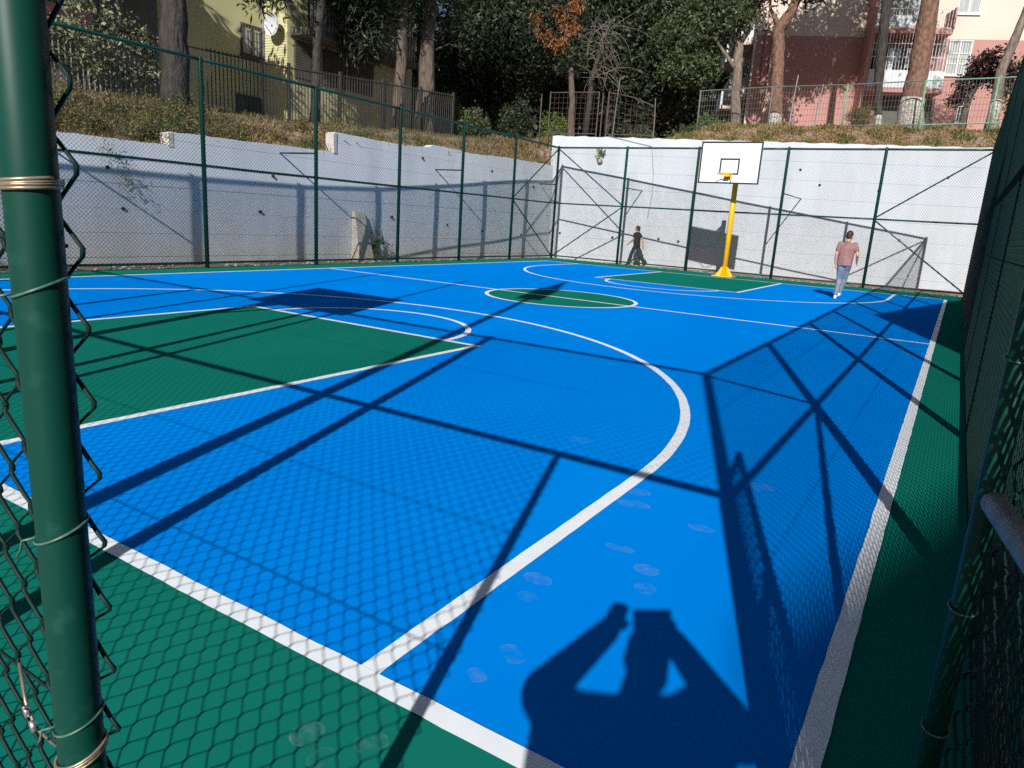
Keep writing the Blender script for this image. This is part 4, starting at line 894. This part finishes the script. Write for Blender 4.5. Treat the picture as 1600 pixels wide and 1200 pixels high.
# siding boards on the lit end face
for j in range(16): MB().box(-26.94, -25.51, 20.36, 20.374, 7.2+j*.105, 7.2+j*.105+.09).build('siding_board', M['yellow_wall'], yb)
dish = thing('satellite_dish', 'grey satellite dish on the corner of the yellow building', 'satellite dish', (-25.9, 20.1, 9.0))
B = MB(); n = 20
B.v = [(-25.9, 20.0, 9.05)]; 
for rr, dd in ((.2, .02), (.36, .07), (.45, .12)): B.v += [(-25.9+rr*math.cos(a), 20.0-dd, 9.05+rr*math.sin(a)) for a in np.linspace(0, 2*math.pi, n, endpoint=False)]
B.f = [(0, 1+(i+1) % n, 1+i) for i in range(n)]+[(1+k*n+i, 1+k*n+(i+1) % n, 1+(k+1)*n+(i+1) % n, 1+(k+1)*n+i) for k in range(2) for i in range(n)]
B.build('reflector', M['panel'], dish, smooth=True); MB().path([(-25.9, 20.36, 8.9), (-25.9, 20.02, 9.03)], .03, 6).build('mount', M['dark_metal'], dish); MB().path([(-25.9, 19.95, 8.62), (-25.9, 19.55, 8.95)], .015, 6).build('arm', M['dark_metal'], dish)
# ---- dark brown house at far left
bh = thing('brown_house', 'shaded grey brown house with barred windows at far left behind the vine', 'building', (-27, 8, 4.5))
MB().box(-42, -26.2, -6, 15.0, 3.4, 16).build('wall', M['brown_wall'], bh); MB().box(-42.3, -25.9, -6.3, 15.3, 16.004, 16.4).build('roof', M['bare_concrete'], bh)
for (a, b) in ((5.4, 6.8), (8.6, 10.0), (12.2, 13.6)):
    opening(bh, (-26.2, 0, 0), (0, 1, 0), (1, 0, 0), a, b, 7.0, 9.0, fm='pale_iron', bars=9, mull=1); opening(bh, (-26.2, 0, 0), (0, 1, 0), (1, 0, 0), a, b, 4.7, 6.0, fm='dark_metal', bars=9, mull=0)
slab = MB().box(-26.19, -25.0, 9.5, 12.0, 6.9, 7.4).build('balcony', M['pink'], bh)
for i in range(16): MB().path([(-25.05, 9.6+i*.15, 7.4), (-25.05, 9.6+i*.15, 9.2)], .015, 4).build('rail_bar', M['pale_iron'], slab)
# ---- small far buildings glimpsed between the trees
fb = thing('far_house', 'small white and pink house glimpsed between the left trees', 'building', (-46, 48, 8))
MB().box(-52, -45, 45.2, 49.2, 7, 17.5).build('wall', M['cream'], fb); MB().box(-44.99, -44.2, 46.8, 48.6, 13.6, 14.9).build('balcony', M['panel'], fb)
opening(fb, (-45, 0, 0), (0, 1, 0), (1, 0, 0), 46.9, 48.4, 15.1, 16.8, mull=2); MB().box(-52.3, -44.7, 44.9, 49.5, 17.504, 17.8).build('roof', M['orange_wall'], fb)
ob = thing('far_apartment_block', 'cream block with orange bands glimpsed left of the pink building', 'building', (-25, 76, 8))
MB().box(-32, -20.5, 75, 84, 7, 28).build('wall', M['cream'], ob)
for i, z in enumerate((12.5, 15.6, 18.7, 21.8, 24.9)): MB().box(-31.9, -20.6, 74.93, 74.996, z, z+.7).build('orange_band', M['orange_wall'], ob)
for x in (-30.2, -27.2, -24.2, -22.9): MB().box(x, x+.7, 74.86, 74.926, 8, 28).build('orange_strip', M['orange_wall'], ob)
for z in (13.3, 16.4, 19.5, 22.6): opening(ob, (0, 75, 0), (1, 0, 0), (0, -1, 0), -26.3, -25.0, z, z+1.5); opening(ob, (0, 75, 0), (1, 0, 0), (0, -1, 0), -22.1, -21.0, z, z+1.5)
MB().box(-32.3, -20.2, 74.7, 84.3, 28.004, 28.5).build('roof', M['bare_concrete'], ob)
# ---- block beside the right fence (out of view) whose corner shades the court
rb = thing('side_building', 'plain rendered building beside the right fence, its corner shading the court', 'building', (4.05, 2.2, 0))
RO = Vector((4.05, 2.02, 0)); RD = Vector((.2, .98, 0)).normalized(); RN = Vector((-.98, .2, 0)).normalized()
MB().obox(RO, RD, -RN, Z, 0, 27, 0, 9, -.3, 9.78).build('wall', M['block'], rb)
for z in (1.2, 4.4, 7.0):
    for t in (3, 7.5, 12, 16.5, 21): opening(rb, RO, RD, RN, t, t+1.4, z, z+1.6, bars=6)

# ---- tall block far behind the camera whose roof edge shades the near right corner
tb = thing('tall_apartment_block', 'tall rendered apartment block far behind the camera, its roof shading the near corner', 'building', (13.2, -38.1, 0))
TO = Vector((13.10, -38.1, 0)); TD = Vector((.28, .96, 0)).normalized(); TN = Vector((-.96, .28, 0)).normalized()
MB().obox(TO, TD, -TN, Z, 0, 15, 0, 14, -.4, 24.0).build('wall', M['block'], tb)
for f in range(7):
    for t in (1.5, 5.2, 8.9, 12.4): opening(tb, TO, TD, TN, t, t+1.5, 1.2+f*3.2, 2.9+f*3.2)

# ================================================================== PEOPLE  (metres, local axes: x right, y forward, z up)
def capsule(bm, a, b, r0, r1, sx=1.0):
    a, b = Vector(a), Vector(b); t = (b-a); ln = t.length; t = t.normalized() if ln > 1e-6 else Vector((0,0,1))
    up = Vector((0,1,0)) if abs(t.y) < .9 else Vector((1,0,0)); u = t.cross(up).normalized(); w = t.cross(u); n = 14; rings = []
    prof = [(-math.cos(q)*r0, math.sin(q)*r0, 0) for q in np.linspace(.15, math.pi/2, 5)]+[(math.sin(q)*r1, math.cos(q)*r1, 1) for q in np.linspace(0, math.pi/2-.15, 5)]
    for (d, r, e) in prof:
        c = a+t*(d+(ln if e else 0)); rings.append([bm.verts.new(c+(u*math.cos(2*math.pi*k/n)+w*math.sin(2*math.pi*k/n))*r) for k in range(n)])
    for i in range(len(rings)-1):
        for k in range(n): bm.faces.new((rings[i][k], rings[i][(k+1) % n], rings[i+1][(k+1) % n], rings[i+1][k]))
    bm.faces.new(rings[0][::-1]); bm.faces.new(rings[-1])
def ellipsoid(bm, c, r, rot=None):
    m = Matrix.Translation(Vector(c)) @ (rot.to_4x4() if rot else Matrix.Identity(4)) @ Matrix.Diagonal((*r, 1))
    bmesh.ops.create_uvsphere(bm, u_segments=18, v_segments=12, radius=1, matrix=m)
def blob(name, caps, ells, m, parent, voxel=.009, smooth=4, hem=None):
    bm = bmesh.new()
    for c in caps: capsule(bm, *c)
    for e in ells: ellipsoid(bm, *e)
    bmesh.ops.recalc_face_normals(bm, faces=bm.faces)
    me = bpy.data.meshes.new('tmp'); bm.to_mesh(me); bm.free()
    o = bpy.data.objects.new('tmp', me); COL.objects.link(o)
    md = o.modifiers.new('r', 'REMESH'); md.mode = 'VOXEL'; md.voxel_size = voxel; md.use_smooth_shade = True
    ms = o.modifiers.new('s', 'SMOOTH'); ms.iterations = smooth; ms.factor = .5
    dg = bpy.context.evaluated_depsgraph_get(); dg.update()
    nm = bpy.data.meshes.new_from_object(o.evaluated_get(dg)); nm.name = name
    bpy.data.objects.remove(o); bpy.data.meshes.remove(me)
    if hem is not None:                      # straight hem: cut the garment level
        b2 = bmesh.new(); b2.from_mesh(nm)
        bmesh.ops.bisect_plane(b2, geom=b2.verts[:]+b2.edges[:]+b2.faces[:], plane_co=(0, 0, hem), plane_no=(0, .05, 1), clear_inner=True)
        b2.to_mesh(nm); b2.free()
    nm.materials.clear(); nm.materials.append(m); nm.polygons.foreach_set('use_smooth', [True]*len(nm.polygons))
    ob_ = bpy.data.objects.new(name, nm); COL.objects.link(ob_); ob_.parent = parent; return ob_
def hand(wr, d, side, curl=.35, s=1.0):
    """capsules of a relaxed hand at the wrist, fingers along d, thumb towards `side`"""
    wr, d, side = Vector(wr), Vector(d).normalized(), Vector(side).normalized(); nrm = d.cross(side).normalized(); C = []
    pk_ = wr+d*.085*s
    for i in range(4):
        off = side*(.030-.020*i)*s; ln = (.068, .078, .072, .056)[i]*s
        C.append((wr+off*.45+d*.015*s, pk_+off, .016*s, .0115*s))
        k1 = pk_+off+(d*math.cos(curl)+nrm*math.sin(curl))*ln*.55; k2 = k1+(d*math.cos(curl*2.1)+nrm*math.sin(curl*2.1))*ln*.5
        C.append((pk_+off, k1, .0100*s, .0090*s)); C.append((k1, k2, .0090*s, .0075*s))
    t0 = wr+side*.022*s+d*.02*s; t1 = t0+(side*.7+d*.75).normalized()*.045*s; t2 = t1+(side*.25+d+nrm*.3).normalized()*.035*s
    C.append((t0, t1, .014*s, .0105*s)); C.append((t1, t2, .0105*s, .0085*s))
    return C
def person(label, loc, rotz, J, mats, shoe_dirs, hair, top_len=.0, trouser_flare=0., sleeve=.55, voxel=.009, group=None):
    root = bpy.data.objects.new('person', None); COL.objects.link(root); root.location = Vector(loc)*K; root.rotation_euler = (0, 0, rotz)
    root.empty_display_size = .2; tag(root, label, 'person', group)
    s = J['h']/1.75; V_ = lambda k: Vector(J[k])
    pel, chest, neck, head = V_('pelvis'), V_('chest'), V_('neck'), V_('head')
    hx = Vector(J.get('face', (0, 1, 0))).normalized(); sxv = Vector((hx.y, -hx.x, 0))
    caps = [(pel, chest, .125*s, .135*s), (chest, neck, .10*s, .055*s), (neck, head, .055*s, .055*s)]
    right = Vector(J.get('right', (1, 0, 0)))
    caps += [(pel-right*.05*s, chest-right*.07*s, .105*s, .115*s), (pel+right*.05*s, chest+right*.07*s, .105*s, .115*s)]
    for q in 'LR':
        sh, el, wr = V_('sh'+q), V_('el'+q), V_('wr'+q)
        caps += [(chest+(sh-chest)*.3, sh, .075*s, .046*s), (sh, el, .046*s, .040*s), (el, el+(wr-el)*.35, .041*s, .040*s), (el+(wr-el)*.35, wr, .040*s, .027*s)]
        hd = Vector(J.get('hd'+q, (wr-el))); hs = Vector(J.get('hs'+q, (0, 1, 0))); caps += hand(wr, hd, hs, J.get('curl', .4), s)
        hp, kn, an = V_('hip'+q), V_('kn'+q), V_('an'+q); fd = Vector(shoe_dirs[q]).normalized()
        caps += [(hp, kn, .082*s, .055*s), (kn, kn+(an-kn)*.3, .054*s, .055*s), (kn+(an-kn)*.3, an, .055*s, .036*s), (an, an+fd*.13*s+Vector((0,0,-.045*s)), .034*s, .028*s)]
    hrot = Vector((0, 1, 0)).rotation_difference(hx).to_matrix()
    R_ = lambda v: hrot @ Vector(v)*s
    ells = [(head, (.076*s, .095*s, .115*s), hrot), (head+R_((0, .03, -.06)), (.056*s, .062*s, .058*s), hrot), (head+R_((0, .095, -.015)), (.013*s, .020*s, .022*s), hrot),
            (head+R_((0, .088, -.062)), (.026*s, .012*s, .010*s), hrot), (head+R_((.076, -.005, -.01)), (.010*s, .022*s, .032*s), hrot), (head+R_((-.076, -.005, -.01)), (.010*s, .022*s, .032*s), hrot)]
    body = blob('body', caps, ells, mats['skin'], root, voxel)
    for e in (-1, 1):
        blob('eye', [], [(head+R_((.030*e, .088, .012)), (.012*s, .007*s, .007*s), hrot)], M['black'], root, .003, 1)
    # clothes
    e = .014*s
    tc = [(pel+Vector((0, 0, -.06-top_len)), chest, .128*s+e, .135*s+e), (pel-right*.06*s+Vector((0, 0, -.07-top_len)), chest-right*.075*s, .106*s+e, .110*s+e), (pel+right*.06*s+Vector((0, 0, -.07-top_len)), chest+right*.075*s, .106*s+e, .110*s+e), (chest, chest+(neck-chest)*.8, .105*s+e, .066*s+e*.4)]
    for q in 'LR':
        sh, el = V_('sh'+q), V_('el'+q); tc += [(chest+(sh-chest)*.3, sh, .085*s+e, .052*s+e*.6), (sh, sh+(el-sh)*min(1, sleeve), .052*s+e*.5, .056*s+e*.8)]
    if sleeve > 1:
        tc += [(V_('shR'), pel+right*.12, .10*s, .18*s), (pel+right*.12, pel+right*.12-Vector((0, 0, .3)), .18*s, .18*s), (V_('shL'), pel-right*.05, .09*s, .12*s)]
        for q in 'LR': tc += [(neck-Vector((0, 0, .08)), V_('sh'+q), .078*s, .076*s), (V_('sh'+q), V_('el'+q), .080*s, .074*s), (V_('el'+q), V_('wr'+q), .072*s, .050*s)]
    blob('shirt', tc, [], mats['top'], root, voxel, 5, hem=pel.z-.045*s-top_len)
    lc = [(pel+Vector((0,0,.03)), pel-right*.02, .130*s+e*.4, .130*s+e*.4)]
    for q in 'LR':
        hp, kn, an = V_('hip'+q), V_('kn'+q), V_('an'+q); an2 = an+(kn-an)*.06
        lc += [(pel+(hp-pel)*.7, hp, .115*s+e*.4, .096*s+e*.3), (hp, kn, .093*s+e*.3, .064*s+e*.5+trouser_flare*.3), (kn, an2, .064*s+e*.5+trouser_flare*.3, .050*s+e*.4+trouser_flare)]
    blob('trousers', lc, [], mats['legs'], root, voxel, 4)
    for q in 'LR':
        an = V_('an'+q); fd = Vector(shoe_dirs[q]).normalized(); dn_ = Vector(J.get('sole'+q, (0, 0, -1))).normalized()
        c = an+dn_*.052*s
        blob('shoe', [(c-fd*.055*s, c+fd*.06*s, .040*s, .043*s), (c+fd*.06*s, c+fd*.145*s+dn_*.008*s, .043*s, .030*s), (an+dn_*.01*s, c, .045*s, .040*s)], [], mats['shoe'], root, .007, 3)
    hb_ = [(head+R_((0, -.018, .022)), (.083*s, .094*s, .106*s), hrot), (head+R_((0, -.055, -.03)), (.072*s, .055*s, .07*s), hrot)]
    hc = []
    if hair == 'tail':
        hb_.append((head+R_((0, -.10, .075)), (.042*s, .042*s, .045*s), hrot)); hc.append((head+R_((0, -.11, .06)), head+R_((0, -.135, -.16)), .034*s, .014*s))
    blob('hair', hc, hb_, M['hair'], root, .008, 2)
    return root
# man walking away along the right half of the court (faces +y)
J = dict(h=1.74, pelvis=(0,0,.93), chest=(.0,.03,1.28), neck=(.0,.03,1.47), head=(.015,.06,1.615), face=(.45,1,-.05),
         shL=(-.172,.02,1.40), elL=(-.222,-.03,1.12), wrL=(-.215,.02,.87), shR=(.172,.03,1.40), elR=(.275,-.05,1.14), wrR=(.265,.11,.95), hsL=(0,1,.1), hsR=(-.2,1,.2),
         hipL=(-.085,0,.90), knL=(-.070,.06,.49), anL=(-.085,-.05,.085), hipR=(.085,0,.90), knR=(.040,.17,.51), anR=(-.03,.10,.15), curl=.7)
pos = Vector((-2.79, 22.15, 0)); va = math.atan2(pos.y-CAM_U[1], pos.x-CAM_U[0])-math.pi/2
person('man in dusty pink t-shirt and blue jeans walking away towards the far fence', tuple(pos), va-.12, J, dict(skin=M['skin'], top=M['tee_pink'], legs=M['denim'], shoe=M['shoe_white']), dict(L=(0,1,0), R=(.1,1,.1)), 'short', top_len=.03)
# woman walking left behind the far fence
J = dict(h=1.56, pelvis=(0,0,.84), chest=(0,.03,1.14), neck=(0,.03,1.31), head=(0,.05,1.445), face=(0,1,.08),
         shL=(-.165,.03,1.25), elL=(-.20,.08,1.00), wrL=(-.185,.27,.84), shR=(.165,.02,1.25), elR=(.20,-.12,1.02), wrR=(.19,-.17,.79), hsL=(.3,.3,1), hsR=(0,1,.2),
         hipL=(-.075,0,.81), knL=(-.07,.17,.46), anL=(-.07,.26,.085), hipR=(.075,0,.81), knR=(.07,-.08,.45), anR=(.07,-.40,.16), soleR=(0,-.35,-1), curl=.4)
person('woman in black t-shirt and dark wide trousers walking left behind the far fence', (-12.72, 29.85, -.04), math.pi/2-.12, J, dict(skin=M['skin'], top=M['tee_black'], legs=M['trouser_black'], shoe=M['shoe_dark']), dict(L=(0,1,.05), R=(0,.8,-.6)), 'tail', trouser_flare=.03, sleeve=.45)
# the photographer behind the camera, whose shadow falls on the court
def ph(x, y, z): return (x*K, y*K, z*K)
px, py = .33, -2.28
def lo(x, y, z): return ((x-px)*K, (y-py)*K, z*K)
J = dict(h=1.72, pelvis=lo(.30,-2.32,1.12), chest=lo(.32,-2.28,1.46), neck=lo(.32,-2.25,1.70), head=lo(.34,-2.20,1.845), face=(-.5,.85,-.1), right=(1.55,.9,0),
         shL=lo(.08,-2.36,1.60), elL=lo(-.11,-2.08,1.49), wrL=lo(.060,-1.95,1.740), shR=lo(.54,-2.16,1.65), elR=lo(.66,-2.02,1.59), wrR=lo(.372,-1.92,1.785), hdL=(.30,-.1,.9), hdR=(-.4,-.1,.8), hsL=(.8,.1,-.2), hsR=(-.8,-.3,-.2),
         hipL=lo(.21,-2.36,1.09), knL=lo(.17,-2.32,.58), anL=lo(.14,-2.38,.10), hipR=lo(.39,-2.27,1.09), knR=lo(.43,-2.22,.58), anR=lo(.45,-2.28,.10), curl=.9)
person('photographer in dark clothes holding up a phone, seen only by shadow', (px, py, 0), 0, J, dict(skin=M['skin'], top=M['tee_black'], legs=M['denim'], shoe=M['shoe_dark']), dict(L=(-.5,.85,0), R=(-.3,.95,0)), 'short', sleeve=1.2, top_len=.28)
phn = thing('phone', 'dark phone held sideways at the lens by the photographer', 'phone', CAM_U)
camp = Vector(CAM_U)*K
def phone_box(x0, x1, y0, y1, z0, z1, name, m):
    P = []
    for c in (z0, z1):
        for (a, b) in ((x0,y0),(x1,y0),(x1,y1),(x0,y1)): P.append((camp+r2*a-d2*b-fw*c)/K)
    return MB().add([tuple(q) for q in P], [(0,1,2,3),(7,6,5,4),(4,5,1,0),(5,6,2,1),(6,7,3,2),(7,4,0,3)]).build(name, m, phn)
phone_box(-.018, .135, -.058, .017, .012, .021, 'case', M['phone'])
phone_box(-.012, .012, -.02, .012, .006, .0118, 'lens_bump', M['phone'])
for o in list(COL.objects):
    if '_o' in o: del o['_o']
